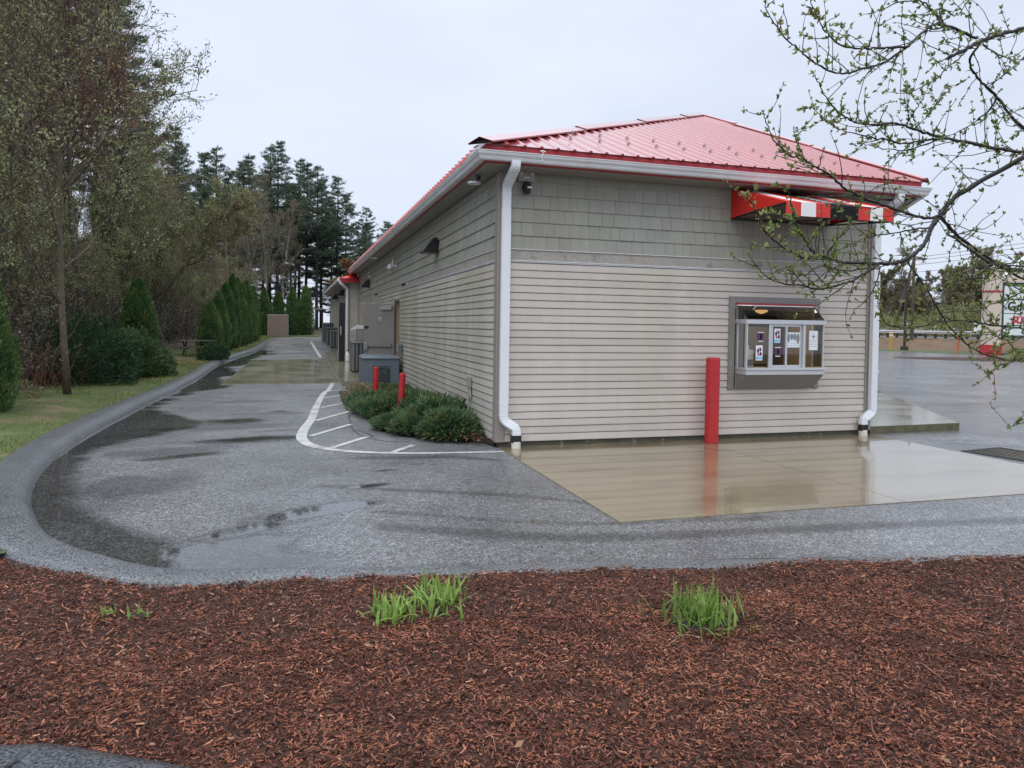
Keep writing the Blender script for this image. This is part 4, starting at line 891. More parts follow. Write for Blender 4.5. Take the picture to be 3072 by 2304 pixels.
def second_building():
    b = empty('annex_building', (-.45, 22, .32), label='lower clapboard annex with small red hip roof at the far end of the drive', cat='building')
    x0, x1, y0, y1, zt = 0, 8, 0, 15.2, 3.02
    clapboards((x0, y0, 0), (1, 0, 0), (0, -1, 0), x1, 0, 30, seed=8).build('clapboard_siding', M['siding'], b)
    clapboards((x0, y1, 0), (0, -1, 0), (-1, 0, 0), y1, 0, 30, seed=9).build('clapboard_siding', M['siding_side'], b)
    a = Acc(); a.quad((x1, y0, 0), (x1, y1, 0), (x1, y1, zt), (x1, y0, zt)); a.quad((x0, y1, 0), (x1, y1, 0), (x1, y1, zt), (x0, y1, zt)); a.quad((.02, .02, -.6), (x1, .02, -.6), (x1, .02, .02), (.02, .02, .02)); a.build('back_wall', M['siding'], b)
    a = Acc(); a.bbox(-.03, .08, -.03, .08, -.3, zt, .004); a.build('corner_post', M['trim'], b)
    a = Acc(); a.quad((-.35, -.3, zt), (x1, -.3, zt), (x1, y1+.3, zt), (-.35, y1+.3, zt)); a.build('soffit', M['soffit'], b)
    a = Acc(); e = zt+.17; a.box(-.35, x1, -.32, -.30, zt, e+.02); a.box(-.37, -.351, -.32, y1+.3, zt, e+.02); a.build('fascia', M['red_fascia'], b)
    a = Acc(); ry = 4.2; p = [(-.38, -.34, e+.01), (x1+.3, -.34, e+.01), (x1+.3, y1+.3, e+.01), (-.38, y1+.3, e+.01), (4, 4.0, e+1.75), (4, 11.5, e+1.75)]
    a.add(p, [np.array([(0, 1, 4)]), np.array([(2, 3, 5)]), np.array([(3, 0, 4, 5), (1, 2, 5, 4)])]); a.build('roof', M['awn_red'], b)
    a = Acc(); a.bbox(-.48, -.375, -.33, y1+.3, zt+.03, e, .012); a.build('gutter', M['gutter'], b)
    a = Acc()
    a.tube([(-.38, -.36, zt+.06), (-.36, -.36, zt-.03), (-.06, -.09, zt-.25), (-.05, -.08, zt-.5), (-.05, -.08, .1)], .06, 8); a.build('downspout', M['downspout'], b)
second_building()

# ================================================================== things round the building
def H(x, y): return float(hgt(x, y))
def bollards():
    def bol(x, y, r, h, lab, lean=(0, 0)):
        e = empty('bollard', (x, y, H(x, y)), label=lab, cat='bollard', group='red steel bollards round the building'); e.rotation_euler = (lean[0], lean[1], 0)
        a = Acc(); a.lathe([(r, -.15), (r, h-.025), (r*.96, h-.008), (r*.8, h), (r*.1, h+.003)], 24); a.build('post', M['bollard'], e, smooth=False)
        a = Acc(); a.lathe([(r+.012, -.01), (r+.012, .006), (r*.98, .012)], 20); a.build('base_ring', M['crack'], e)
    bol(3.155, -.25, .100, 1.24, 'thick red bollard on the wet concrete apron in front of the beige wall')
    bol(-.885, 2.98, .056, .815, 'red bollard at the outer edge of the juniper bed, nearer one', (0, R(2.2)))
    bol(-1.0, 5.88, .060, .745, 'slim red bollard among the junipers right in front of the blue-grey generator', (0, R(.6)))
bollards()
def wall_lights():
    def wl(x, y, z, lab, grp='black wall lights'):
        e = empty('wall_light', (x, y, z), label=lab, cat='wall light', group=grp)
        a = Acc(); a.prism([(-.02, -.16, .16), (-.10, -.16, .16), (-.30, -.16, -.10), (-.30, -.16, -.125), (-.02, -.16, -.125)], (0, .32, 0)); a.build('hood', M['black'], e)
        a = Acc(); a.box(-.29, -.04, -.15, .15, -.133, -.1255); a.build('lens', M['unit_grey'], e); a = Acc(); a.box(-.019, .0, -.08, .08, -.12, .1); a.build('back_plate', M['dark_metal'], e)
    wl(-.02, 4.35, 3.14, 'black wedge wall light high on the long wall, nearest to the drive-up corner')
    wl(-.02, 17.4, 3.08, 'black wedge wall light on the long wall next to the annex corner')
    wl(-.47, 24.6, 3.02, 'small black wall light under the annex eave above the dark door', 'annex wall lights')
    wl(-.47, 29.5, 3.0, 'small black wall light halfway along the annex wall', 'annex wall lights')
    # floodlight with camera on the front corner
    e = empty('security_light', (.345, -.03, 3.6), label='white junction box with black security camera beside the corner downspout', cat='security light')
    a = Acc(); a.bbox(-.115, .115, -.06, 0, -.0, .135, .008); a.build('junction_box', M['conduit'], e)
    a = Acc(); a.bbox(-.09, -.06, -.068, -.0605, .08, .12, .003); a.bbox(.06, .09, -.068, -.0605, .08, .12, .003); a.bbox(-.04, .04, -.066, -.0605, .045, .06, .003); a.build('hinge_clip', M['downspout'], e)
    a = Acc(); a.lathe([(.02, -.005), (.05, -.03), (.065, -.09), (.05, -.13), (.045, -.16), (.02, -.17)], 14, (.0, -.06, 0)); a.build('camera_body', M['black'], e)
    a = Acc(); a.tube([(-.01, -.125, -.095), (.02, -.13, -.088), (.05, -.118, -.092)], .013, 6); a.build('sensor_window', M['paper'], e)
    # round soffit light
    e = empty('soffit_light', (-.22, .35, 3.71), label='round white lamp on a short arm hanging below the soffit near the corner', cat='lamp')
    a = Acc(); a.lathe([(.035, 0), (.035, -.03), (.02, -.04)], 10); a.build('mount', M['dark_metal'], e); a = Acc(); a.tube([(0, 0, -.035), (-.02, -.02, -.075), (-.05, -.02, -.09)], .014, 6); a.build('arm', M['dark_metal'], e)
    a = Acc(); a.lathe([(.09, -.112), (.095, -.10), (.085, -.088), (.03, -.08)], 18, (-.06, -.02, 0)); a.build('shade', M['gutter'], e)
    # twin floodlight heads, pipes
    for (y, lab) in ((10.7, 'pale twin spotlight fixed high on the long wall left of the first wall light'),):
        e = empty('spotlight', (-.03, y, 3.27), label=lab, cat='spotlight')
        a = Acc(); a.bbox(-.03, 0, -.07, .07, -.05, .05, .005); a.build('base', M['gutter'], e)
        for s in (-1, 1):
            a = Acc(); a.lathe([(.03, 0), (.055, -.08), (.06, -.12), (.05, -.121)], 10, (-.1, s*.12, .02)); a.tube([(-.02, s*.04, 0), (-.1, s*.12, .02)], .012, 5); a.build('lamp_head', M['gutter'], e)
    e = empty('vent_pipe', (-.03, 10.1, 3.2), label='short pale vent stub standing out of the long wall', cat='pipe'); a = Acc(); a.tube([(0, 0, 0), (-.09, 0, 0), (-.1, 0, .04), (-.1, 0, .22)], .028, 8); a.build('pipe', M['gutter'], e); a = Acc(); a.box(-.012, -.002, -.05, .05, -.05, .05); a.build('flange', M['gutter'], e)
    e = empty('vent_pipe', (-.03, 16.9, 3.3), label='thin white curved pipe above the wall light by the annex', cat='pipe'); a = Acc(); a.tube([(0, 0, 0), (-.06, 0, .02), (-.09, 0, .1), (-.06, .0, .18)], .025, 8); a.build('pipe', M['gutter'], e); a = Acc(); a.box(-.012, -.002, -.05, .05, -.05, .05); a.build('flange', M['gutter'], e)
    e = empty('soffit_vent', (-.25, 13.6, 3.715), label='white rectangular vent cover under the long eave', cat='vent'); a = Acc(); a.bbox(-.1, .1, -.25, .25, -.03, -.002, .006); a.build('cover', M['gutter'], e); a = Acc(); a.lathe([(.03, -.031), (.03, -.05), (.01, -.055)], 8, (0, -.32, .02)); a.build('sensor', M['paper'], e)
    e = empty('wall_camera', (-.03, 8.1, 2.62), label='small black camera on the trim band above the siding', cat='camera'); a = Acc(); a.bbox(-.03, 0, -.03, .03, -.03, .03, .004); a.build('mount', M['gutter'], e); a = Acc(); a.tube([(-.03, 0, 0), (-.06, .02, 0), (-.1, .1, -.03)], .03, 8); a.build('body', M['black'], e)
    e = empty('hose_bib', (-.03, 14.6, 2.6), label='tiny dark fitting on the trim band farther along the wall', cat='fitting'); a = Acc(); a.tube([(0, 0, 0), (-.07, 0, 0), (-.09, 0, -.03)], .022, 7); a.build('spout', M['black'], e); a = Acc(); a.box(-.012, -.002, -.03, .03, -.03, .03); a.build('plate', M['black'], e)
    # electric boxes with conduit
    e = empty('electric_box', (-.03, 8.95, .94), label='grey disconnect box with a curved cable on the wall by the generator', cat='electric box')
    a = Acc(); a.bbox(-.1, 0, -.16, .16, 0, .2, .006); a.build('case', M['unit_blue'], e); a = Acc(); a.box(-.106, -.101, -.14, .14, .02, .18); a.build('cover', M['conduit'], e)
    a = Acc(); a.tube([(-.05, 0, 0), (-.05, 0, -.2), (-.055, .02, -.4), (-.1, .12, -.52), (-.2, .3, -.58)], .018, 7); a.build('cable', M['conduit'], e)
    e = empty('electric_box', (-.03, 1.42, .70), label='small grey outlet box with a flared guard low on the wall above the junipers', cat='electric box')
    a = Acc(); a.bbox(-.05, 0, -.06, .06, 0, .16, .005); a.build('case', M['conduit'], e); a = Acc(); a.prism([(-.03, -.03, 0), (-.03, .03, 0), (-.03, .1, -.15), (-.03, -.1, -.15)], (.02, 0, 0)); a.tube([(-.03, .0, -.001), (-.03, .0, -.5)], .014, 6); a.build('conduit', M['conduit'], e)
wall_lights()
def machines():
    # standby generator on its pad
    e = empty('generator', (-1.02, 8.66, .10), label='blue-grey steel generator cabinet with louvred vent behind the red bollards', cat='generator')
    w, d, h = .90, 1.0, .70
    a = Acc(); a.bbox(0, w, 0, d, .03, h, .01)
    b = a.build('cabinet', M['unit_blue'], e)
    a = Acc(); v = [(-.02, -.03, h+.001), (w+.02, -.03, h+.001), (w+.02, d+.03, h+.001), (-.02, d+.03, h+.001), (.06, .08, h+.06), (w-.06, .08, h+.06), (w-.06, d-.08, h+.06), (.06, d-.08, h+.06), (-.02, -.03, h-.02), (w+.02, -.03, h-.02), (w+.02, d+.03, h-.02), (-.02, d+.03, h-.02)]
    a.add(v, np.array([(4, 5, 6, 7), (0, 1, 5, 4), (1, 2, 6, 5), (2, 3, 7, 6), (3, 0, 4, 7), (8, 9, 1, 0), (9, 10, 2, 1), (10, 11, 3, 2), (11, 8, 0, 3)])); a.build('lid', M['unit_blue'], e)
    a = Acc(); a.box(.25, .675, -.003, -.0005, .08, .50); vv = a.build('vent_recess', M['black'], e)
    a = Acc()
    for i in range(11): a.prism([(.26, -.004, .09+i*.037), (.26, -.022, .085+i*.037), (.26, -.022, .092+i*.037), (.26, -.004, .115+i*.037)], (.405, 0, 0))
    a.build('louvre', M['unit_coil'], vv)
    a = Acc()
    rr = random.Random(2)
    for i in range(7): x = .40+rr.random()*.22; z = .28+rr.random()*.2; a.box(x, x+.018, -.026, -.0235, z, z+.018)
    a.build('glint_patch', M['steel'], vv)  # pale squares painting glints of light on the vent grille
    a = Acc(); a.box(-.03, w+.03, -.04, d+.04, -.06, .03); a.build('skid_base', M['unit_grey'], e)
    a = Acc()
    for i in range(12): a.box(-.012, -.001, .1, d-.1, .12+i*.045, .14+i*.045)
    a.build('side_louvre', M['steel'], e)
    for x in (.3, .6): 
        a = Acc(); a.box(x, x+.04, -.045, -.031, h-.01, h+.012); a.build('lid_latch', M['steel'], e)
    # condensers: louvred sides, fan grille on top
    def cond(name, loc, w, d, h, m, lab, coil=True):
        e = empty(name, loc, label=lab, cat='air conditioner', group='air conditioner units along the back walls')
        a = Acc(); a.bbox(.02, w-.02, .02, d-.02, .04, h-.05, .004); a.build('coil', M['unit_coil'], e)
        a = Acc()
        for x in (0, w-.05):
            for y in (0, d-.05): a.bbox(x, x+.05, y, y+.05, .03, h-.045, .004)
        n = max(3, int(w/.12))
        for i in range(1, n):
            x = i*w/n; a.box(x-.017, x+.017, -.004, .022, .05, h-.05); a.box(x-.017, x+.017, d-.022, d+.004, .05, h-.05)
        for i in range(1, n):
            y = i*d/n; a.box(-.004, .022, y-.017, y+.017, .05, h-.05); a.box(w-.022, w+.004, y-.017, y+.017, .05, h-.05)
        a.build('guard_frame', M[m], e)
        a = Acc(); a.bbox(-.015, w+.015, -.015, d+.015, h-.045, h, .012); a.build('top_cover', M[m], e)
        a = Acc()
        for rr_ in np.linspace(.08, min(w, d)/2-.06, 6): a.tube([(w/2+rr_*math.cos(t), d/2+rr_*math.sin(t), h+.008) for t in np.linspace(0, 2*math.pi, 21)], .005, 4, cap=False)
        a.build('fan_guard', M['black'], e); a = Acc(); a.box(.0, w, .0, d, 0, .03); a.build('feet', M['black'], e)
        return e
    cond('condenser_unit', (-.985, 12.3, H(-.9, 12.3)+.12), .84, 1.0, .90, 'unit_grey', 'grey louvred condenser on the back walkway behind the generator')
    z = .12
    cond('condenser_unit', (-1.03, 25.0, H(-.8, 25)+z), .56, .7, .80, 'unit_grey', 'dark ribbed condenser on the far walkway, nearest the black door')
    cond('condenser_unit', (-1.05, 28.0, H(-.8, 28)+z), .58, 1.5, .88, 'unit_green', 'green-grey condenser in the middle of the far row')
    cond('condenser_unit', (-1.06, 33.2, H(-.8, 33)+z), .6, 1.4, 1.06, 'unit_green', 'tallest grey-green condenser at the far end of the row')
    # exhaust cowl standing behind the first condenser
    e = empty('exhaust_cowl', (-.55, 14.6, H(-.5, 14.6)+.12), label='grey flue box with a pale hood above the grey condenser', cat='vent')
    a = Acc(); a.bbox(-.14, .14, -.12, .12, 0, 1.2, .008); a.build('flue_box', M['steel'], e); a = Acc(); a.prism([(-.34, -.15, 1.16), (-.3, -.15, 1.2), (-.1, -.15, 1.33), (.12, -.15, 1.33), (.17, -.15, 1.28), (.17, -.15, 1.202), (-.1, -.15, 1.202)], (0, .3, 0)); a.build('hood', M['gutter'], e)
    # tall black leaf
    e = empty('black_door', (-1.14, 16.5, H(-1, 16.5)+.12), label='tall narrow black steel door standing open with a white pull handle', cat='door')
    a = Acc(); a.bbox(0, .205, 0, .05, 0, 2.05, .004); a.bbox(.15, .20, .055, .5, 0, 2.04, .004); a.build('leaf', M['black'], e)
    a = Acc(); a.bbox(-.012, -.0, .0, .55, .02, 2.03, .003); a.build('edge_frame', M['conduit'], e)
    a = Acc(); a.tube([(.06, -.03, .92), (.06, -.04, .95), (.06, -.04, 1.2), (.06, -.03, 1.22)], .012, 6); a.build('pull_handle', M['paper'], e)
    e = empty('sample_bottle', (-.86, 16.3, H(-.8, 16.3)+.12), label='white jug leaning beside the black door on the walkway', cat='jug')
    a = Acc(); a.lathe([(.05, 0), (.07, .03), (.07, .25), (.03, .33), (.03, .38)], 12); a.build('body', M['paper'], e); a = Acc(); a.lathe([(.034, .381), (.034, .41), (.02, .412)], 10); a.build('cap', M['black'], e)
    # drain grate
    e = empty('storm_drain', (6.75, -1.95, .008), label='square iron storm drain grate at the edge of the car park', cat='drain'); e.rotation_euler = (0, 0, R(8))
    a = Acc(); s = .42
    for q in ((-s, s, -s, -s+.05), (-s, s, s-.05, s)): a.box(q[0], q[1], q[2], q[3], -.01, .004)
    for q in ((-s, -s+.05), (s-.05, s)): a.box(q[0], q[1], -s+.0501, s-.0501, -.01, .004)
    a.build('rim', M['black'], e); a = Acc(); a.box(-s+.051, s-.051, -s+.051, s-.051, -.008, -.004); a.build('pale_sky_floor', M['slab'], e); a = Acc()  # pale floor stands in for water reflecting the sky between the bars
    for i in range(6): x = -s+.10+i*.125; a.box(x, x+.025, -s+.051, s-.051, -.003, .004)
    a.build('bar', M['black'], e)
machines()
def yard_things():
    # picnic table
    e = empty('picnic_table', (-5.98, 18.9, H(-6, 19)+.10), label='dark weathered picnic table on the lawn beside the arborvitae row', cat='table', ); e.rotation_euler = (0, 0, R(20)); e.scale = (.74, .74, .80)
    a = Acc()
    for i in range(5): a.bbox(-.85, .85, -.36+i*.145, -.36+i*.145+.135, .70, .74, .004)
    a.build('tabletop', M['table_wood'], e)
    for s in (-1, 1):
        a = Acc(); 
        for i in range(2): a.bbox(-.85, .85, s*.72-.14+i*.145, s*.72-.14+i*.145+.135, .42, .455, .004)
        a.build('bench', M['table_wood'], e)
    for x in (-.6, .6):
        a = Acc(); a.tube([(x, -.62, 0), (x, .25, .7)], .04, 4); a.tube([(x+.06, .62, 0), (x+.06, -.25, .7)], .04, 4); a.tube([(x+.03, -.82, .40), (x+.03, .82, .40)], .04, 4); a.build('leg_frame', M['table_wood'], e)
    e = empty('stake', (-6.2, 20.8, H(-6, 20.8)+.15), label='thin pale wooden stake standing behind the picnic table', cat='stake'); a = Acc(); a.bbox(-.04, .04, -.04, .04, 0, .95, .006); a.build('post', M['fence_tan'], e); a = Acc(); a.lathe([(.045, .951), (.02, .98)], 8); a.build('cap', M['fence_tan'], e)
    # tan enclosure panel at the end of the drive
    e = empty('enclosure_gate', (-4.3, 40.6, H(-4, 40)+.05), label='tan board enclosure gate closing the far end of the drive', cat='gate')
    a = Acc(); a.bbox(.03, .82, 0, .04, .03, 1.5, .005); a.bbox(.86, 1.27, 0, .04, .03, 1.5, .005); a.build('board_panel', M['fence_tan'], e)
    a = Acc()
    for x in (0, .825, 1.275): a.bbox(x, x+.03, -.01, .05, -.05, 1.55, .004)
    a.bbox(.03, 1.275, -.006, .046, 1.501, 1.54, .004); a.build('gate_frame', M['steel'], e)
    a = Acc(); a.bbox(.68, .8, -.03, -.011, .42, .46, .004); a.build('latch', M['steel'], e)
    # pale cable between posts behind the condensers
    e = empty('rail_fence', (-2.9, 46, .7), label='thin pale rail of a wire fence among the far trunks', cat='fence'); a = Acc(); a.tube([(1.1, 0, 1.95), (2.0, 0, 1.93), (3.4, 0, 1.96)], .03, 5); a.build('top_rail', M['conduit'], e); a = Acc()
    for x in (1.15, 2.3, 3.35): a.tube([(x, .01, -.2), (x, .01, 1.95)], .025, 5)
    a.build('post', M['bark_dark'], e)
yard_things()
def across_the_lot():
    O, sx, nx = FR
    def at(u, n, z=0): p = O+sx*u+nx*n; return (p[0], p[1], z)
    ang = math.atan2(sx[1], sx[0])
    # guard rail on the highway edge
    e = empty('guard_rail', at(0, 12.8, .98), label='long steel guard rail on posts along the highway bank', cat='guard rail'); e.rotation_euler = (0, 0, ang)
    pr = [(-.03, .42), (.04, .48), (.0, .55), (.04, .62), (-.03, .72)]
    a = Acc()
    for (y0, z0), (y1, z1) in zip(pr[:-1], pr[1:]):
        a.quad((-45, y0, z0), (70, y0, z0), (70, y1, z1), (-45, y1, z1)); a.quad((-45, y0-.01, z0), (-45, y1-.01, z1), (70, y1-.01, z1), (70, y0-.01, z0))
    a.build('rail_beam', M['rail'], e)
    p0 = None
    for i in range(92):
        if p0 is None: b = Acc(); b.bbox(-.1, .1, -.2, -.045, -.4, .68, .01); p0 = b.build('post', M['wood_post'], e); q = p0
        else: q = p0.copy(); C.collection.objects.link(q); q.parent = e
        q.location = (-44+i*.98, 0, 0)
    # lamp post
    e = empty('lamp_post', (45.6, 38.5, 0), label='dark square car park lamp post with shoebox head beside the lawn', cat='lamp post'); e.rotation_euler = (0, 0, R(-36))
    a = Acc(); a.bbox(-.09, .09, -.09, .09, .4, 5.7, .01); a.build('pole', M['dark_metal'], e); a = Acc(); a.lathe([(.3, -.1), (.3, .38), (.26, .4)], 14); a.build('base', M['wood_post'], e); a = Acc(); a.bbox(-.85, .12, -.22, .22, 5.71, 5.95, .04); a.build('lamp_head', M['dark_metal'], e)
    # utility poles and wires
    def upole(name, x, y, h, lab, lean=0):
        e = empty(name, (x, y, 0), label=lab, cat='utility pole'); e.rotation_euler = (0, lean, R(-36)); a = Acc(); a.tube([(0, 0, -.5), (0, 0, h)], [.17, .12], 8); a.build('pole', M['bark'], e); a = Acc(); a.bbox(-1.1, 1.1, -.06, .06, h-.8, h-.66, .01); a.build('cross_arm', M['bark'], e)
    upole('utility_pole', 53.5, 45.5, 9.2, 'upright utility pole just behind the car park lamp post'); upole('utility_pole', 66, 61, 11.5, 'leaning utility pole beyond the highway left of the lamp post', R(13))
    e = empty('overhead_wires', (0, 0, 0), label='thin overhead wires crossing the sky above the sign', cat='wires')
    for k, (z0, z1) in enumerate(((8.6, 10.4), (8.3, 9.9), (7.9, 9.3), (7.2, 8.5))):
        a = Acc(); P0 = np.array((53.5, 45.5, z0)); P1 = np.array((62, 12, z1+1.2)); t = np.linspace(0, 1, 20)[:, None]; p = P0*(1-t)+P1*t; p[:, 2] -= (4*.35*t*(1-t))[:, 0]; a.tube(p, .018, 4); a.build('wire', M['black'], e)
    # marker posts
    e = empty('marker_post', (44.9, 39.2, 0), label='faded yellow bollard post on the bank left of the lamp post', cat='marker post'); a = Acc(); a.lathe([(.16, -.1), (.16, 1.45), (.1, 1.5)], 12); a.build('post', M['yellow'], e); a = Acc(); a.lathe([(.165, 1.2), (.165, 1.3), (.162, 1.301)], 12); a.build('band', M['cream'], e)
    e = empty('marker_post', (45.0, 33.0, 0), label='slim faded red marker post in front of the guard rail', cat='marker post'); e.rotation_euler = (0, R(6), 0); a = Acc(); a.tube([(0, 0, -.1), (0, 0, 1.15)], .07, 8); a.build('post', M['orange_red'], e); a = Acc(); a.lathe([(.09, 1.15), (.09, 1.25), (.05, 1.27)], 8); a.build('cap', M['orange_red'], e)
    e = empty('road_sign', (60.2, 44.4, .9), label='small white road sign on a thin post beyond the guard rail', cat='sign'); e.rotation_euler = (0, 0, R(-36)); a = Acc(); a.tube([(0, 0, 0), (0, 0, 1.7)], .03, 6); a.build('post', M['conduit'], e); a = Acc(); a.bbox(-.3, .3, -.05, -.03, .8, 1.6, .005); a.build('plate', M['paper'], e)
    # white pickup on the highway
    e = empty('pickup_truck', (69.8, 62.6, 1.02), label='white pickup truck driving on the highway behind the guard rail', cat='truck'); e.rotation_euler = (0, 0, ang)
    a = Acc(); a.prism([(-2.6, -.9, .35), (2.5, -.9, .35), (2.6, -.9, .8), (1.5, -.9, .95), (.9, -.9, 1.55), (-.6, -.9, 1.6), (-.8, -.9, .98), (-2.6, -.9, .98)], (0, 1.8, 0)); a.build('body', M['car_white'], e)
    a = Acc(); a.prism([(1.35, -.905, 1.0), (.85, -.905, 1.48), (-.5, -.905, 1.5), (-.65, -.905, 1.0)], (0, 1.81, 0)); a.build('window', M['car_glass'], e)
    for x in (-1.6, 1.6):
        for y in (-.92, .72): a = Acc(); a.prism([(x+.36*math.cos(t), y, .36+.36*math.sin(t)) for t in np.arange(14)*2*math.pi/14], (0, .2, 0)); a.build('wheel', M['tyre'], e)
    # pylon sign with gable
    e = empty('pylon_sign', (45.2, 30.45, 0), label='beige pylon sign with red bases and white panels beyond the mulch island', cat='sign'); e.rotation_euler = (0, 0, R(-16.5))
    def post(x):
        a = Acc(); a.bbox(x-.5, x+.5, -.35, .35, .75, 4.5, .01); a.bbox(x-.5, x+.5, -.35, .35, 4.62, 6.0, .01); p = a.build('post', M['post_beige'], e)
        a = Acc(); a.bbox(x-.56, x+.56, -.4, .4, -.1, .749, .01); a.build('red_base', M['bollard'], p); a = Acc(); a.box(x-.53, x+.53, -.38, .38, 4.501, 4.619); a.build('red_band', M['red_line'], p)
        a = Acc(); a.prism([(x-.65, -.42, 6.001), (x+.65, -.42, 6.001), (x, -.42, 6.6)], (0, .84, 0)); a.build('gable_cap', M['post_beige'], p)
    post(0.0); post(6.4)
    a = Acc(); a.bbox(.52, 5.88, -.2, .2, 1.35, 5.2, .02); a.build('panel_frame', M['sign_green'], e)
    P = [(4.05, 4.95), (3.02, 3.95), (2.18, 2.97), (1.45, 2.1)]
    for z0, z1 in P: a = Acc(); a.bbox(.72, 5.7, -.24, -.201, z0, z1, .008); a.build('sign_panel', M['sign_white'], e)
    a = Acc(); a.prism([(.52, -.3, 5.21), (5.88, -.3, 5.21), (3.2, -.3, 7.6)], (0, .6, 0)); a.build('gable', M['post_beige'], e); a = Acc(); a.prism([(.3, -.34, 5.3), (3.2, -.34, 7.85), (6.1, -.34, 5.3), (6.1, -.34, 5.15), (3.2, -.34, 7.62), (.3, -.34, 5.15)], (0, .68, 0)); a.build('gable_trim', M['paper'], e)
    def text(s, x, z, size, m, sk=0, bold=.0):
        cu = bpy.data.curves.new('lettering', 'FONT'); cu.body = s; cu.size = size; cu.shear = sk; cu.extrude = .01; cu.offset = bold
        to = bpy.data.objects.new('lettering', cu); C.collection.objects.link(to); bpy.context.view_layer.update()
        me = bpy.data.meshes.new_from_object(to.evaluated_get(bpy.context.evaluated_depsgraph_get())); bpy.data.objects.remove(to)
        me.materials.clear(); me.materials.append(m); o = bpy.data.objects.new('lettering', me); C.collection.objects.link(o); o.parent = e; o.location = (x, -.262, z); o.rotation_euler = (math.pi/2, 0, 0)
    text('Gou', .95, 3.25, .85, M['black'], 0, .02); text('SUP', 1.25, 2.33, .68, M['sign_red'], .3, .025); text('V', 2.0, 4.2, .8, M['sign_red'], 0, .03); text('O', 2.0, 1.55, .5, M['sign_green'], 0, .01)
across_the_lot()

# ================================================================== vegetation
def unit(v): return v/(np.linalg.norm(v, axis=-1, keepdims=True)+1e-9)
def leaf_quads(a, c, d, L, Wd, r, curl=.0):
    """flat pointed leaves: c centres, d directions (n,3)"""
    n = len(c); d = unit(d); rv = unit(r.standard_normal((n, 3))); s = unit(np.cross(d, rv)); L = np.broadcast_to(L, n)[:, None]; Wd = np.broadcast_to(Wd, n)[:, None]
    v = np.stack([c, c+d*L*.5+s*Wd*.5, c+d*L, c+d*L*.5-s*Wd*.5], 1).reshape(-1, 3)
    a.add(v, (np.arange(n)[:, None]*4+np.arange(4)[None]))
def grow(seed, Ht, trunk_r, n1, spread, up=.35, first=.3, lean=(0, 0), lv=4, n2=7, n3=6, n4=4, len1=.42, trunk_wob=.06, fork=None):
    """skeleton: list of (pts, radii, level)"""
    r = np.random.default_rng(seed); out = []
    def path(p, d, L, n, wob, upb):
        P = [p]; d = d.copy()
        for i in range(n):
            d = unit(d+r.normal(0, wob, 3)+np.array([0, 0, upb])); P.append(P[-1]+d*L/n)
        return np.array(P)
    def at(P, t):
        k = t*(len(P)-1); i = min(int(k), len(P)-2); f = k-i; return P[i]*(1-f)+P[i+1]*f, unit(P[i+1]-P[i])
    tr = path(np.zeros(3), unit(np.array([lean[0], lean[1], 1.])), Ht, 12, trunk_wob, .06)
    out.append((tr, trunk_r*np.interp(np.linspace(0, 1, 13), [0, .06, .3, 1], [1.15, .95, .72, .10]), 0))
    if fork:
        p, d = at(tr, fork[0]); P = path(p, unit(np.array([fork[1], fork[2], .8])), Ht*(1-fork[0])*.95, 9, .08, .05); out.append((P, np.linspace(trunk_r*.7, trunk_r*.1, 10), 0))
    def kids(P, rad, L, lev):
        if lev > lv: return
        n = {1: n1, 2: n2, 3: n3, 4: n4}[lev]
        for i in range(n):
            t = (first+(1-first)*(i+r.random())/n) if lev == 1 else (.15+.85*(i+r.random())/n)
            t = min(t, .98); p, d = at(P, t)
            az = r.uniform(0, 2*np.pi); perp = unit(np.cross(d, [math.cos(az), math.sin(az), .3])); ang = r.uniform(.6, 1.15) if lev == 1 else r.uniform(.4, 1.0)
            dd = unit(d*math.cos(ang)+perp*math.sin(ang)+np.array([0, 0, up*.5 if lev < 3 else .1]))
            LL = {1: Ht*len1*(1.15-.75*t)*spread, 2: L*.5*(1.1-.5*t), 3: L*.5, 4: L*.55}[lev]*r.uniform(.7, 1.2)
            rr = {1: trunk_r*.34*(1.1-.6*t), 2: rad*.45, 3: .008, 4: .0045}[lev]
            Q = path(p, dd, LL, {1: 7, 2: 5, 3: 3, 4: 2}[lev], {1: .12, 2: .15, 3: .18, 4: .2}[lev], up*.18 if lev < 3 else .02)
            out.append((Q, np.linspace(rr, rr*.3, len(Q)), lev)); kids(Q, rr, LL, lev+1)
    kids(tr, trunk_r, Ht, 1)
    if fork: kids(out[1][0], trunk_r*.6, Ht*.6, 1)
    return out
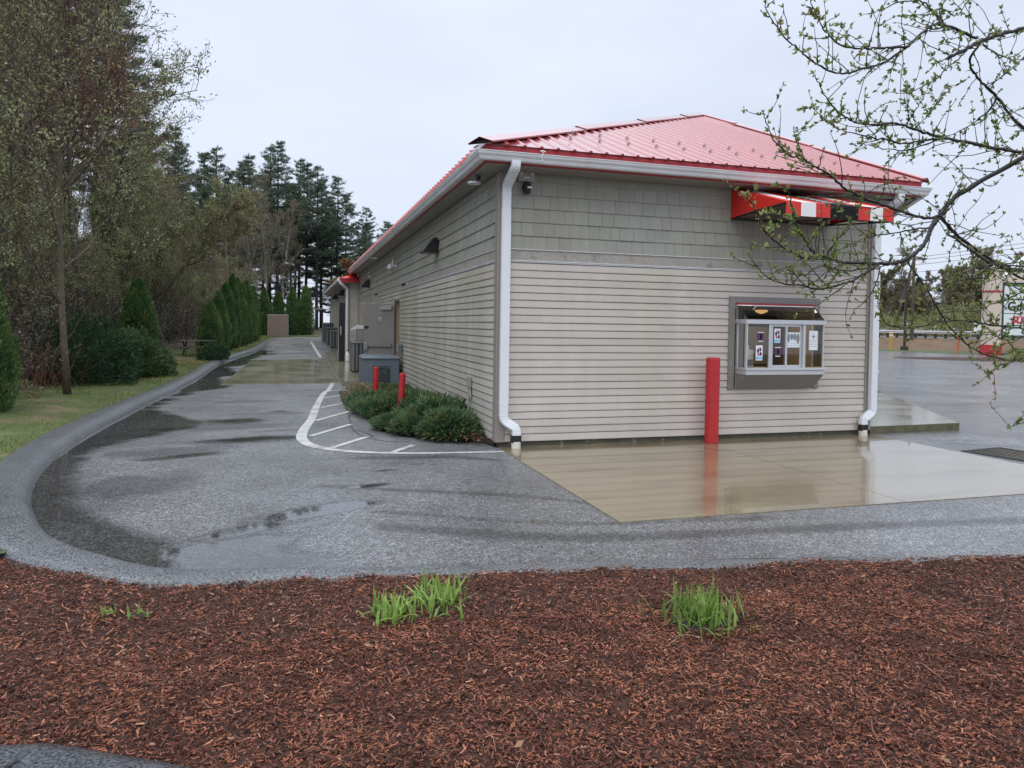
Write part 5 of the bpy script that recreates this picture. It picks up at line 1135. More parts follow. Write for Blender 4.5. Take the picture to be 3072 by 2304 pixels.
def deciduous(name, seed, Ht, tr, n1, spread, leafm, barkm, nleaf=5, leafL=(.03, .06), leafW=.5, twig=.010, label=None, group=None, tuft=.05, minlev=3, lthin=.62, cat='tree', **kw):
    sk = grow(seed, Ht, tr, n1, spread, **kw); r = np.random.default_rng(seed+100)
    e = empty(name, label=label, cat=cat, group=group)
    a = Acc(); 
    for P, R_, lev in sk:
        if lev <= 2: a.tube(P, np.maximum(R_, .008), {0: 9, 1: 6, 2: 4}[lev], cap=lev == 0)
    a.build('trunk', barkm, e, smooth=True)
    a = Acc(); a.mi = 0; tips = []
    for P, R_, lev in sk:
        if lev >= 3: a.tube(P, twig*(1 if lev == 3 else .7)*lthin, 3, cap=False)
        if lev >= minlev: tips.append(P)
    a.mi = 1
    if nleaf and tips:
        c = []; d = []
        for P in tips:
            n = r.poisson(nleaf); t = r.random(n)*(len(P)-1); i = np.minimum(t.astype(int), len(P)-2); f = (t-i)[:, None]
            c.append(P[i]*(1-f)+P[i+1]*f+r.normal(0, tuft, (n, 3))); d.append(np.repeat((P[-1]-P[0])[None], n, 0)*2+r.standard_normal((n, 3))*.8)
        c = np.concatenate(c); d = np.concatenate(d); n = len(c); L = r.uniform(*leafL, n)
        leaf_quads(a, c, d, L, L*leafW, r)
    a.build('crown', [M['twig'], leafm], e); return e
def pine(name, seed, Ht, tr, Rm, cb=.35, label=None, group=None, dens=1.0, cluster=1.0):
    r = np.random.default_rng(seed); e = empty(name, label=label, cat='tree', group=group)
    a = Acc(); z = np.linspace(0, 1, 12); bend = np.cumsum(r.normal(0, .05, (12, 2)), 0); tp = np.column_stack([bend*Ht*.02, z*Ht]); a.tube(tp, np.linspace(tr, .03, 12), 8)
    # dead stubs below the crown
    for i in range(26):
        h = r.uniform(.12, cb+.1)*Ht; az = r.uniform(0, 6.28); L = r.uniform(.4, 1.6); p = np.array([np.interp(h, tp[:, 2], tp[:, 0]), np.interp(h, tp[:, 2], tp[:, 1]), h]); a.tube([p, p+np.array([math.cos(az), math.sin(az), -.1])*L], [.03, .012], 3, cap=False)
    b = Acc(); C_, D_ = [], []
    h = cb*Ht
    while h < Ht*.985:
        t = (h-cb*Ht)/(Ht*(1-cb)); prof = (min(1, .55+t*1.8) if t < .25 else 1)*(1-t)**.95+.05
        for k in range(r.integers(5, 8)):
            if r.random() < .16: continue
            L = Rm*1.12*prof*r.choice([.45, .75, 1, 1.25])*r.uniform(.8, 1.1); az = r.uniform(0, 6.28); p = np.array([np.interp(h, tp[:, 2], tp[:, 0]), np.interp(h, tp[:, 2], tp[:, 1]), h])
            tilt = r.uniform(-.16, .22)+.40*t*t; n = 6; s = np.linspace(0, 1, n); dr = np.array([math.cos(az), math.sin(az), 0])
            P = p+dr*(s*L)[:, None]+np.array([0, 0, 1])*((tilt*s+.12*s*s-.0)*L)[:, None]
            a.tube(P, np.linspace(.045, .012, n)*(.4+.6*(1-t)), 4, cap=False)
            perp = np.array([-dr[1], dr[0], 0]); m = max(3, int(L*4.2*dens))
            for q in range(m):
                u = r.uniform(.32, 1); base = P[0]+dr*u*L+np.array([0, 0, (tilt*u+.12*u*u)*L]); side = r.choice([-1, 1]); l2 = L*.34*(1.15-u)*r.uniform(.5, 1.3)+.15
                tip = base+(perp*side*.8+dr*.55)*l2+np.array([0, 0, r.uniform(.0, .16)])*l2*2
                nt = 2+int(l2*3.4)
                for w_ in np.linspace(.3, 1, nt): C_.append(base*(1-w_)+tip*w_); D_.append(tip-base+np.array([0, 0, .35]))
        h += r.uniform(.50, .85)*max(.7, Ht/20)*(1-.45*t)
    C_ = np.array(C_); D_ = unit(np.array(D_)); k = int(8*dens); c = np.repeat(C_, k, 0)+r.normal(0, .05, (len(C_)*k, 3)); d = np.repeat(D_, k, 0)*.6+r.standard_normal((len(c), 3))*np.array([.75, .75, .35])+np.array([0, 0, .18])
    L = r.uniform(.16, .36, len(c))*cluster; leaf_quads(b, c, d, L, L*.2, r)
    a.build('trunk', M['bark_dark'], e, smooth=True); b.build('crown', M['needle'], e); return e
def thuja(name, seed, Ht, Rm, m, label=None, group=None, n=9000, point=.75, spray=(.06, .13), loc=(0, 0, 0), cat='shrub', up=1.1):
    r = np.random.default_rng(seed); e = empty(name, loc, label=label, cat=cat, group=group)
    prof = lambda t: np.clip(np.minimum(1, (.72+.28*np.clip(t/.15, 0, 1)))*(1-np.clip((t-.25)/.75, 0, 1)**(1/point))**.62, .03, 1)
    t = r.random(n)**.9; th = r.uniform(0, 2*np.pi, n); clump = .70+.36*vnoise(th*3.2+40, t*Ht*1.6, seed % 50)+.30*vnoise(th*7.5, t*Ht*3.5+7, seed % 47)
    rad = Rm*prof(t)*clump*(1-.22*r.random(n)**2)
    c = np.stack([rad*np.cos(th), rad*np.sin(th), .03+t*Ht*.97], -1); d = np.stack([np.cos(th)*.55, np.sin(th)*.55, np.full(n, up)], -1)+r.normal(0, .45, (n, 3))
    L = r.uniform(*spray, n); a = Acc(); leaf_quads(a, c, d, L, L*.34, r)
    k = Acc(); tt = np.linspace(0, 1, 12); k.lathe([(max(.01, Rm*.78*float(prof(np.array(x)))), .0+x*Ht*.93) for x in tt], 14); k.mi = 0  # solid dark core added to block the view through the crown
    a.build('crown', m, e); k.build('dark_core', M['evergreen_core'], e); b = Acc(); b.tube([(0, 0, -.1), (0, 0, .35)], [.05, .04], 6); b.build('trunk', M['bark'], e); return e
def mound(name, seed, rx, ry, h, m, n, spray, loc, label, group=None, cat='shrub', flat=.5, core=True, up=.35, thin=.30, out=.8):
    r = np.random.default_rng(seed); e = empty(name, loc, label=label, cat=cat, group=group)
    th = r.uniform(0, 2*np.pi, n); ph = np.arccos(r.uniform(0, 1, n)); k = .68+.44*vnoise(th*2.3+10, ph*3.1, seed % 40)+.34*vnoise(th*6, ph*8, seed % 37)-.25*r.random(n)**2
    c = np.stack([rx*k*np.sin(ph)*np.cos(th), ry*k*np.sin(ph)*np.sin(th), .02+h*k*np.cos(ph)], -1)
    d = np.stack([np.cos(th)*np.sin(ph)*out, np.sin(th)*np.sin(ph)*out, np.cos(ph)*.6+up], -1)+r.normal(0, .42, (n, 3)); L = r.uniform(*spray, n)
    a = Acc(); leaf_quads(a, c, d, L, L*thin, r); a.build('foliage', m, e)
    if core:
        b = Acc(); b.lathe([(rx*.62*math.cos(x), h*.62*math.sin(x)) for x in np.linspace(0, 1.5, 6)], 14); o = b.build('dark_core', M['evergreen_core'], e); o.scale = (1, ry/rx, 1)  # added solid core, dark like the shaded inside of the bush
    return e
G_WOOD = 'trees crowding the woods left of the drive'
def woods():
    LW = {'g': 'slender tree hazed with tiny yellow-green buds in the crowded woods beyond the lawn', 'r': 'bare tree dotted with reddish buds in the crowded woods beyond the lawn', 't': 'thin grey tree with tan catkins in the crowded woods beyond the lawn'}
    protos = {
     'g': [deciduous('budding_tree', 1, 11, .085, 17, .9, M['bud_green'], M['bark'], nleaf=8, leafL=(.045, .085), first=.15, label=LW['g'], group=G_WOOD), deciduous('budding_tree', 2, 12, .10, 16, 1.0, M['bud_green'], M['bark_tan'], nleaf=7, leafL=(.045, .085), first=.18, label=LW['g'], group=G_WOOD)],
     'r': [deciduous('maple_tree', 3, 13, .11, 17, .95, M['bud_red'], M['bark'], nleaf=7, leafL=(.045, .09), first=.18, label=LW['r'], group=G_WOOD), deciduous('maple_tree', 4, 11, .08, 16, 1.0, M['bud_red'], M['bark'], nleaf=10, leafL=(.045, .09), first=.14, label=LW['r'], group=G_WOOD)],
     't': [deciduous('birch_tree', 5, 12, .075, 15, .8, M['bud_tan'], M['bark_pale'], nleaf=4, leafL=(.045, .08), first=.2, label=LW['t'], group=G_WOOD)],
    }
    P = [('g', -9.3, 9.5, 1.0), ('r', -9.0, 15.5, 1.05), ('r', -10.8, 20, 1.1), ('t', -9.4, 25.0, .85), ('g', -9.0, 29.0, .62),
         ('t', -12.6, 22.5, 1.1), ('g', -12.0, 28.0, .75), ('t', -14.5, 30, 1.0), ('g', -15, 24, 1.1), ('t', -8.6, 37.0, .62), ('r', -11.6, 36, .7),
         ('t', -6.9, 44, .72), ('t', -3.6, 55, .85), ('t', -4.9, 53, .9), ('t', -6.2, 55, .85), ('t', -5.6, 49, .8), ('g', -9.4, 46.0, .62), ('g', -8.6, 20.5, .62), ('g', -8.2, 24.6, .55)]
    lu = 'small twiggy understory tree branching from near the ground in the woods edge'
    un = [deciduous('understory_tree', 11+i, 6.5, .05, 18, 1.15, M[m_], M['bark'], nleaf=8, leafL=(.045, .085), label=lu, group='understory trees at the woods edge', first=.06, len1=.46, up=.25) for i, m_ in enumerate(('bud_green', 'bud_tan', 'bud_green'))]
    U = [(-8.8, 8.8), (-9.4, 11.6), (-9.2, 14.6), (-9.6, 17.2), (-10.6, 19.6), (-8.7, 22.6), (-9.8, 24.6), (-11.8, 26), (-8.8, 31), (-10.8, 33), (-7.6, 36.2), (-9.6, 39.5), (-6.9, 41.2), (-10.2, 8.6), (-11.4, 11.6), (-12.4, 15.2), (-13.4, 21.2), (-8.4, 47.5)]
    rq = random.Random(12)
    for i, (x, y) in enumerate(U):
        o = un[i % 3]; s = rq.uniform(.55, .85)
        if i < 3: o.location = (x, y, H(x, y)+.1); o.rotation_euler = (0, 0, i); o.scale = (s, s, s)
        else: copy_tree(o, loc=(x, y, H(x, y)+.1), rz=rq.uniform(0, 6.28), sc=(s*1.1, s*1.1, s))
    used = {}
    rr = random.Random(5)
    for k, x, y, s in P:
        j = rr.randrange(len(protos[k])); o = protos[k][j]
        z = H(x, y)+.1
        if not used.get((k, j)): used[(k, j)] = 1; o.location = (x, y, z); o.rotation_euler = (0, 0, rr.uniform(0, 6.28)); o.scale = (s, s, s)
        else: copy_tree(o, loc=(x, y, z), rz=rr.uniform(0, 6.28), sc=(s, s, s*rr.uniform(.9, 1.1)))
    def drop(o):
        for ch in list(o.children): bpy.data.objects.remove(ch)
        bpy.data.objects.remove(o)
    for k in protos:
        for j, o in enumerate(protos[k]):
            if not used.get((k, j)): drop(o)
    # the nearest trees, each its own
    e = deciduous('budding_tree', 21, 11.0, .068, 22, .95, M['bud_green'], M['bark_tan'], nleaf=7, leafL=(.045, .085), label='nearest slim tree on the lawn edge with a straight tan trunk and sparse buds', group=G_WOOD, first=.16, up=.2, lean=(.0, .0), trunk_wob=.035); e.location = (-7.0, 7.1, .1); e.rotation_euler = (0, 0, 1.9)
    e = deciduous('maple_tree', 22, 12.5, .085, 20, 1.1, M['bud_red'], M['bark'], nleaf=6, leafL=(.045, .085), label='tall tree behind the near tan trunk whose long budding limbs reach out over the drive', group=G_WOOD, first=.3, up=.55); e.location = (-8.1, 13.2, .1); e.rotation_euler = (0, 0, .6)
    e = deciduous('forked_tree', 23, 7.4, .11, 13, .9, M['bud_green'], M['bark'], nleaf=8, leafL=(.045, .085), label='dark forked tree with a low V of limbs beside the picnic table', group=G_WOOD, first=.35, fork=(.28, .75, .1), lean=(-.12, 0), trunk_wob=.09); e.location = (-7.75, 22.6, H(-7, 22)+.1); e.rotation_euler = (0, 0, .0)
    # white pines
    gp = 'white pines behind the drive'; lp = 'tall white pine with tiered branches in the stand at the back of the drive'; ln = 'big white pine rising behind the budding trees on the left'
    pr = [pine('pine_tree', 31, 20, .22, 3.6, .42, lp, gp), pine('pine_tree', 32, 19, .20, 3.2, .36, lp, gp), pine('pine_tree', 33, 21, .24, 4.0, .46, lp, gp), pine('pine_tree', 34, 17, .18, 3.6, .16, lp, gp)]
    def top(u): pass
    PP = [(3, -7.9, 56, .85, 0), (3, -10.0, 57, .95, 0), (3, -2.6, 66, .9, 0), (3, -5.8, 70, 1.0, 0), (3, 1.0, 68, .85, 0), (3, 4.2, 64, .7, 0), (3, -11.0, 47, .8, 0), (0, -4.2, 62, .95, 0), (1, -6.6, 60, .90, 0), (2, -9.4, 61, .84, 0), (1, -1.5, 66, .95, 0), (0, 1.4, 64, .84, 0), (2, 3.6, 58, .62, 0), (0, 6.0, 62, .62, 0), (1, -8.0, 68, .9, 0), (2, -3.0, 72, .8, 0), (0, -12.2, 58, .85, 0), (1, 9.0, 66, .6, 0), (1, .2, 73, .95, 0), (2, -14.2, 52, .92, 0), (1, -11.2, 50, .88, 0), (0, 4.6, 70, .66, 0), (1, -5.4, 74, .95, 0), (0, -7.4, 64, .86, 0), (1, -10.4, 66, .88, 0), (2, -5.0, 67, .93, 0), (0, -2.2, 69, .95, 0), (1, 2.4, 67, .84, 0), (2, -.6, 62, .8, 0), (0, 7.4, 70, .66, 0),
          (2, -13.2, 36, 1.05, 1), (0, -15.2, 31, 1.1, 1), (1, -11.6, 31.5, 1.0, 1), (2, -13.8, 25.5, 1.0, 1), (1, -17, 38, 1.2, 1), (1, -12.6, 19.5, .85, 1)]
    us = set(); rr = random.Random(9)
    for k, x, y, s, near in PP:
        o = pr[k]; z = H(x, y); s = s*(1 if near else .94)
        if k not in us: us.add(k); o.location = (x, y, z); o.scale = (s, s, s); o.rotation_euler = (0, 0, rr.uniform(0, 6))
        else: o = copy_tree(o, loc=(x, y, z), rz=rr.uniform(0, 6.28), sc=(s*rr.uniform(.9, 1.15), s*rr.uniform(.9, 1.15), s), label=ln if near else lp, group='white pines on the left' if near else gp)
woods()
def evergreens():
    thuja('arborvitae', 41, 2.95, .66, M['thuja'], 'tall bright green arborvitae column cut by the left edge beside the lawn', 'arborvitae', 34000, loc=(-7.62, 4.0, .1), spray=(.04, .09))
    thuja('arborvitae', 42, 2.6, .50, M['thuja'], 'dark pointed arborvitae standing alone behind the spreading junipers', 'arborvitae', 15000, spray=(.045, .10), loc=(-6.85, 13.2, H(-6.9, 13)+.12))
    row = [(-5.75, 20.7, 2.0, .62), (-5.55, 22.0, 2.35, .6), (-5.4, 23.4, 3.05, .58), (-5.25, 24.9, 3.2, .55), (-5.15, 26.4, 3.15, .55), (-5.05, 28.0, 3.2, .55), (-4.95, 29.8, 3.1, .55), (-4.9, 31.8, 3.15, .55), (-4.85, 34.0, 3.2, .55)]
    lr = 'bright green arborvitae in the close hedge row along the drive beyond the picnic table'
    o = None
    for i, (x, y, h, rd) in enumerate(row):
        if o is None: o = thuja('arborvitae', 43, 3.1, .58, M['thuja'], lr, 'arborvitae hedge row', 12000, spray=(.05, .11)); o.location = (x, y, H(x, y)+.1); o.scale = (rd/.76, rd/.76, h/3.1*(1+.06*math.sin(i*2.3))); o['label'] = 'shortest round-topped arborvitae at the near end of the hedge row'
        else: copy_tree(o, loc=(x, y, H(x, y)+.1), rz=i*1.7, sc=(rd/.76, rd/.76, h/3.1*(1+.06*math.sin(i*2.3))), label=lr, group='arborvitae hedge row')
    for i, (x, y, h) in enumerate(((-2.75, 44.2, 3.4), (-3.7, 43.6, 3.2), (-1.85, 44.4, 3.7), (-4.6, 42.6, 3.3))): copy_tree(o, loc=(x, y, .6), rz=i*2.1+.4, sc=(1.0, 1.0, h/3.1), label='arborvitae standing behind the tan gate at the end of the drive', group='arborvitae behind the gate')
    mound('evergreen_bush', 51, 1.05, 1.15, 1.35, M['thuja_dark'], 18000, (.05, .11), (-7.35, 10.0, .12), 'wide dark rounded evergreen bush on the lawn edge left of the others')
    mound('evergreen_bush', 52, .85, 1.0, 1.0, M['juniper'], 15000, (.06, .13), (-6.75, 11.9, .15), 'spreading green juniper leaning over the lawn in front of the pointed arborvitae')
    mound('evergreen_bush', 53, .42, .45, .42, M['thuja_dark'], 6000, (.05, .10), (-6.45, 13.6, .2), 'small low evergreen bush nearest the picnic table')
    mound('evergreen_bush', 54, .45, .5, .5, M['thuja_dark'], 4000, (.05, .10), (-5.30, 17.6, .30), 'low dark bush beside the picnic table bench')
    # red-brown stems behind the lawn
    e = empty('twiggy_shrub', (-8.2, 8.6, .1), label='clump of bare red-brown stems behind the nearest tan trunk', cat='shrub'); a = Acc(); r = np.random.default_rng(61)
    for i in range(170):
        p = np.array([r.normal(0, .5), r.normal(0, .5), 0]); d = unit(np.array([r.normal(0, .35), r.normal(0, .35), 1])); L = r.uniform(.6, 1.3); a.tube([p, p+d*L*.5, p+d*L+r.normal(0, .08, 3)], [.007, .005, .003], 3, cap=False)
    a.build('stems', M['dry_twig'], e)
    mound('green_shrub', 63, .45, .4, .35, M['bud_green'], 900, (.06, .1), (-7.75, 6.2, .1), 'small fresh green plant at the foot of the nearest tan trunk', core=False)
    # tan dry tree above the annex roof
    e = deciduous('dry_tree', 64, 5.2, .08, 14, .8, M['dry_weed'], M['bark'], nleaf=9, leafL=(.05, .10), label='tan leafed young tree standing just over the annex roof', group=None, first=.3); e.location = (1.2, 41, .5)
    # thicket in the woods
    a = Acc(); r = np.random.default_rng(66); n = 4200
    y = r.uniform(4, 60, n); x = -7.9-np.abs(r.normal(0, 1, n))*(1.5+.16*(y-2))-.0*y+np.clip((y-24)*.03, 0, 1.2); b = Acc(); cs, ds = [], []
    for xx, yy in zip(x, y):
        L = r.uniform(.8, 3.6); d = unit(np.array([r.normal(0, .3), r.normal(0, .3), 1.0])); p = np.array([xx, yy, H(xx, yy)+.05]); q = p+d*L*.5; e2 = p+d*L+r.normal(0, .25, 3); a.tube([p, q, e2], [.010, .007, .004], 3, cap=False)
        for k in range(5):
            t = r.uniform(.3, 1); s = p*(1-t)+e2*t; dd = unit(r.normal(0, 1, 3)+np.array([0, 0, .5])); l2 = r.uniform(.3, .9); a.tube([s, s+dd*l2], [.005, .003], 3, cap=False); m = 5; cs.append(s+dd*(r.random((m, 1))*l2)+r.normal(0, .04, (m, 3))); ds.append(r.standard_normal((m, 3)))
    a.mi = 1; cs = np.concatenate(cs); ds = np.concatenate(ds); L = r.uniform(.03, .07, len(cs)); leaf_quads(a, cs, ds, L, L*.5, r); tag(a.build('undergrowth', [M['twig'], M['bud_tan']]), kind='stuff')
evergreens()
def juniper_bed():
    E = [(-1.60, 8.4), (-1.67, 5.5), (-1.47, 4.9), (-1.45, 3.71), (-1.39, 2.3), (-1.19, 1.6), (-.89, 1.07), (-.45, .7), (-.09, .40), (-.01, .10)]
    a = Acc(); rows = []
    P = smooth_path(E, 4)
    for t in (0, .15, .5, 1):
        q = np.column_stack([P[:, 0]*(1-t)-.002*t, P[:, 1]*(1-t)+np.maximum(P[:, 1], .1)*t]); rows.append(np.column_stack([q, .01+.05*min(1, t*4)+.02*(vnoise(q[:, 0]*8, q[:, 1]*8, 5)-.5)]))
    A = np.array(rows); grid(a, A[..., 0], A[..., 1], A[..., 2]); tag(a.build('planting_bed', M['soil'], smooth=True), kind='structure')
    J = [(-.42, .98, .42, .42, .27, 'juniper at the tip of the bed against the building corner'), (-.45, 1.75, .50, .52, .34, 'juniper below the low outlet box in the wall bed'), (-.46, 2.75, .50, .6, .32, 'juniper just behind the nearer bed bollard'), (-.45, 3.75, .52, .65, .28, 'juniper against the siding in the middle of the wall bed'), (-1.08, 4.0, .46, .95, .15, 'juniper bulging over the drive edge in the middle of the bed'),
         (-1.0, 2.05, .32, .45, .11, 'low juniper at the foot of the nearer bed bollard'), (-.75, 1.45, .42, .40, .17, 'juniper at the front of the bed between bollard and corner'), (-1.05, 5.3, .48, .8, .14, 'juniper at the drive edge left of the slim bollard'),
         (-.58, 4.9, .62, .6, .18, 'juniper in front of the slim bollard'), (-.55, 6.2, .6, .65, .13, 'juniper around the foot of the slim bollard'), (-.55, 7.5, .58, .6, .12, 'juniper at the back of the bed under the generator')]
    for i, (x, y, rx, ry, h, lab) in enumerate(J): mound('juniper_shrub', 70+i, rx, ry, h, M['juniper'], 9000, (.05, .14), (x, y, .04), 'low spreading dark green '+lab, 'junipers in the wall bed', up=.25, thin=.16, out=1.3)
    mound('withered_shrub', 79, .36, .5, .26, M['bud_tan'], 1800, (.05, .10), (-1.22, 6.3, .03), 'withered brown low shrub at the drive side of the bed', core=False)
    # dead leaves blown against the corner
    a = Acc(); r = np.random.default_rng(81); n = 420; t = r.random(n); c = np.column_stack([-.05-.75*t+r.normal(0, .08, n), .45+t*.5+r.normal(0, .12, n), .06+r.random(n)*.07]); L = r.uniform(.03, .07, n); leaf_quads(a, c, r.standard_normal((n, 3))*np.array([1, 1, .4]), L, L*.6, r); tag(a.build('dead_leaves', M['dead_leaf']), kind='stuff')
M['dead_leaf'] = leaf_mat('dead_leaf', (.17, .09, .05), (.09, .05, .03), trans=.1, c2scale=9)
juniper_bed()
def daylilies():
    def clump(cx, cy, n, hl, sp, lab, seed, z=.05):
        r = np.random.default_rng(seed); e = empty('daylily', (cx, cy, z), label=lab, cat='plant', group='daylily clumps in the mulch'); a = Acc()
        for i in range(n):
            az = r.uniform(0, 6.28); L = r.uniform(*hl)*r.choice([.6, .85, 1]); out = r.uniform(.1, .85)*r.choice([.6, 1, 1.2]); p = np.array([r.normal(0, sp), r.normal(0, sp), -.02]); dr = np.array([math.cos(az), math.sin(az), 0]); k = 7; s = np.linspace(0, 1, k)
            droop = r.uniform(.05, .55)*(out > .4)
            Q = p+dr*(L*out*s**1.5*.9)[:, None]+np.array([0, 0, 1])*(L*(s*(1-.25*out)-droop*s**2.6))[:, None]
            wd = (np.array([.7, .95, 1, .95, .8, .5, .03])*r.uniform(.0045, .0085))[:, None]; sd = np.array([-dr[1], dr[0], 0]); up = np.array([0, 0, .35])
            v = np.stack([Q-sd*wd+dr*0-up*0, Q-np.array([0, 0, 1])*wd*.45, Q+sd*wd], 1)
            b = np.arange(k-1)*3; f = np.concatenate([np.stack([b, b+1, b+4, b+3], -1), np.stack([b+1, b+2, b+5, b+4], -1)]); a.add(v.reshape(-1, 3), f)
        a.build('blades', M['lily'], e, smooth=True)
        a = Acc(); a.lathe([(sp*2.2, -.03), (sp*1.6, .012), (.01, .02)], 12); a.build('crown_base', M['soil'], e)
    clump(-3.60, -5.05, 16, (.07, .12), .022, 'small sprouting daylily at the left end of the bed, left tuft', 91)
    clump(-3.44, -5.10, 18, (.07, .12), .028, 'small sprouting daylily at the left end of the bed, right tuft', 92)
    clump(-2.12, -5.50, 85, (.16, .26), .055, 'daylily clump in the middle of the bed, lower left of the pair', 93)
    clump(-1.83, -5.36, 120, (.16, .265), .075, 'larger daylily clump of the middle pair with tallest blades', 94)
    clump(-.47, -5.93, 240, (.15, .26), .10, 'dense bright daylily tuft in front of the concrete apron, on the right', 95)
    clump(-.30, -6.10, 9, (.05, .09), .03, 'tiny daylily shoots at the foot of the right-hand tuft', 96)
daylilies()
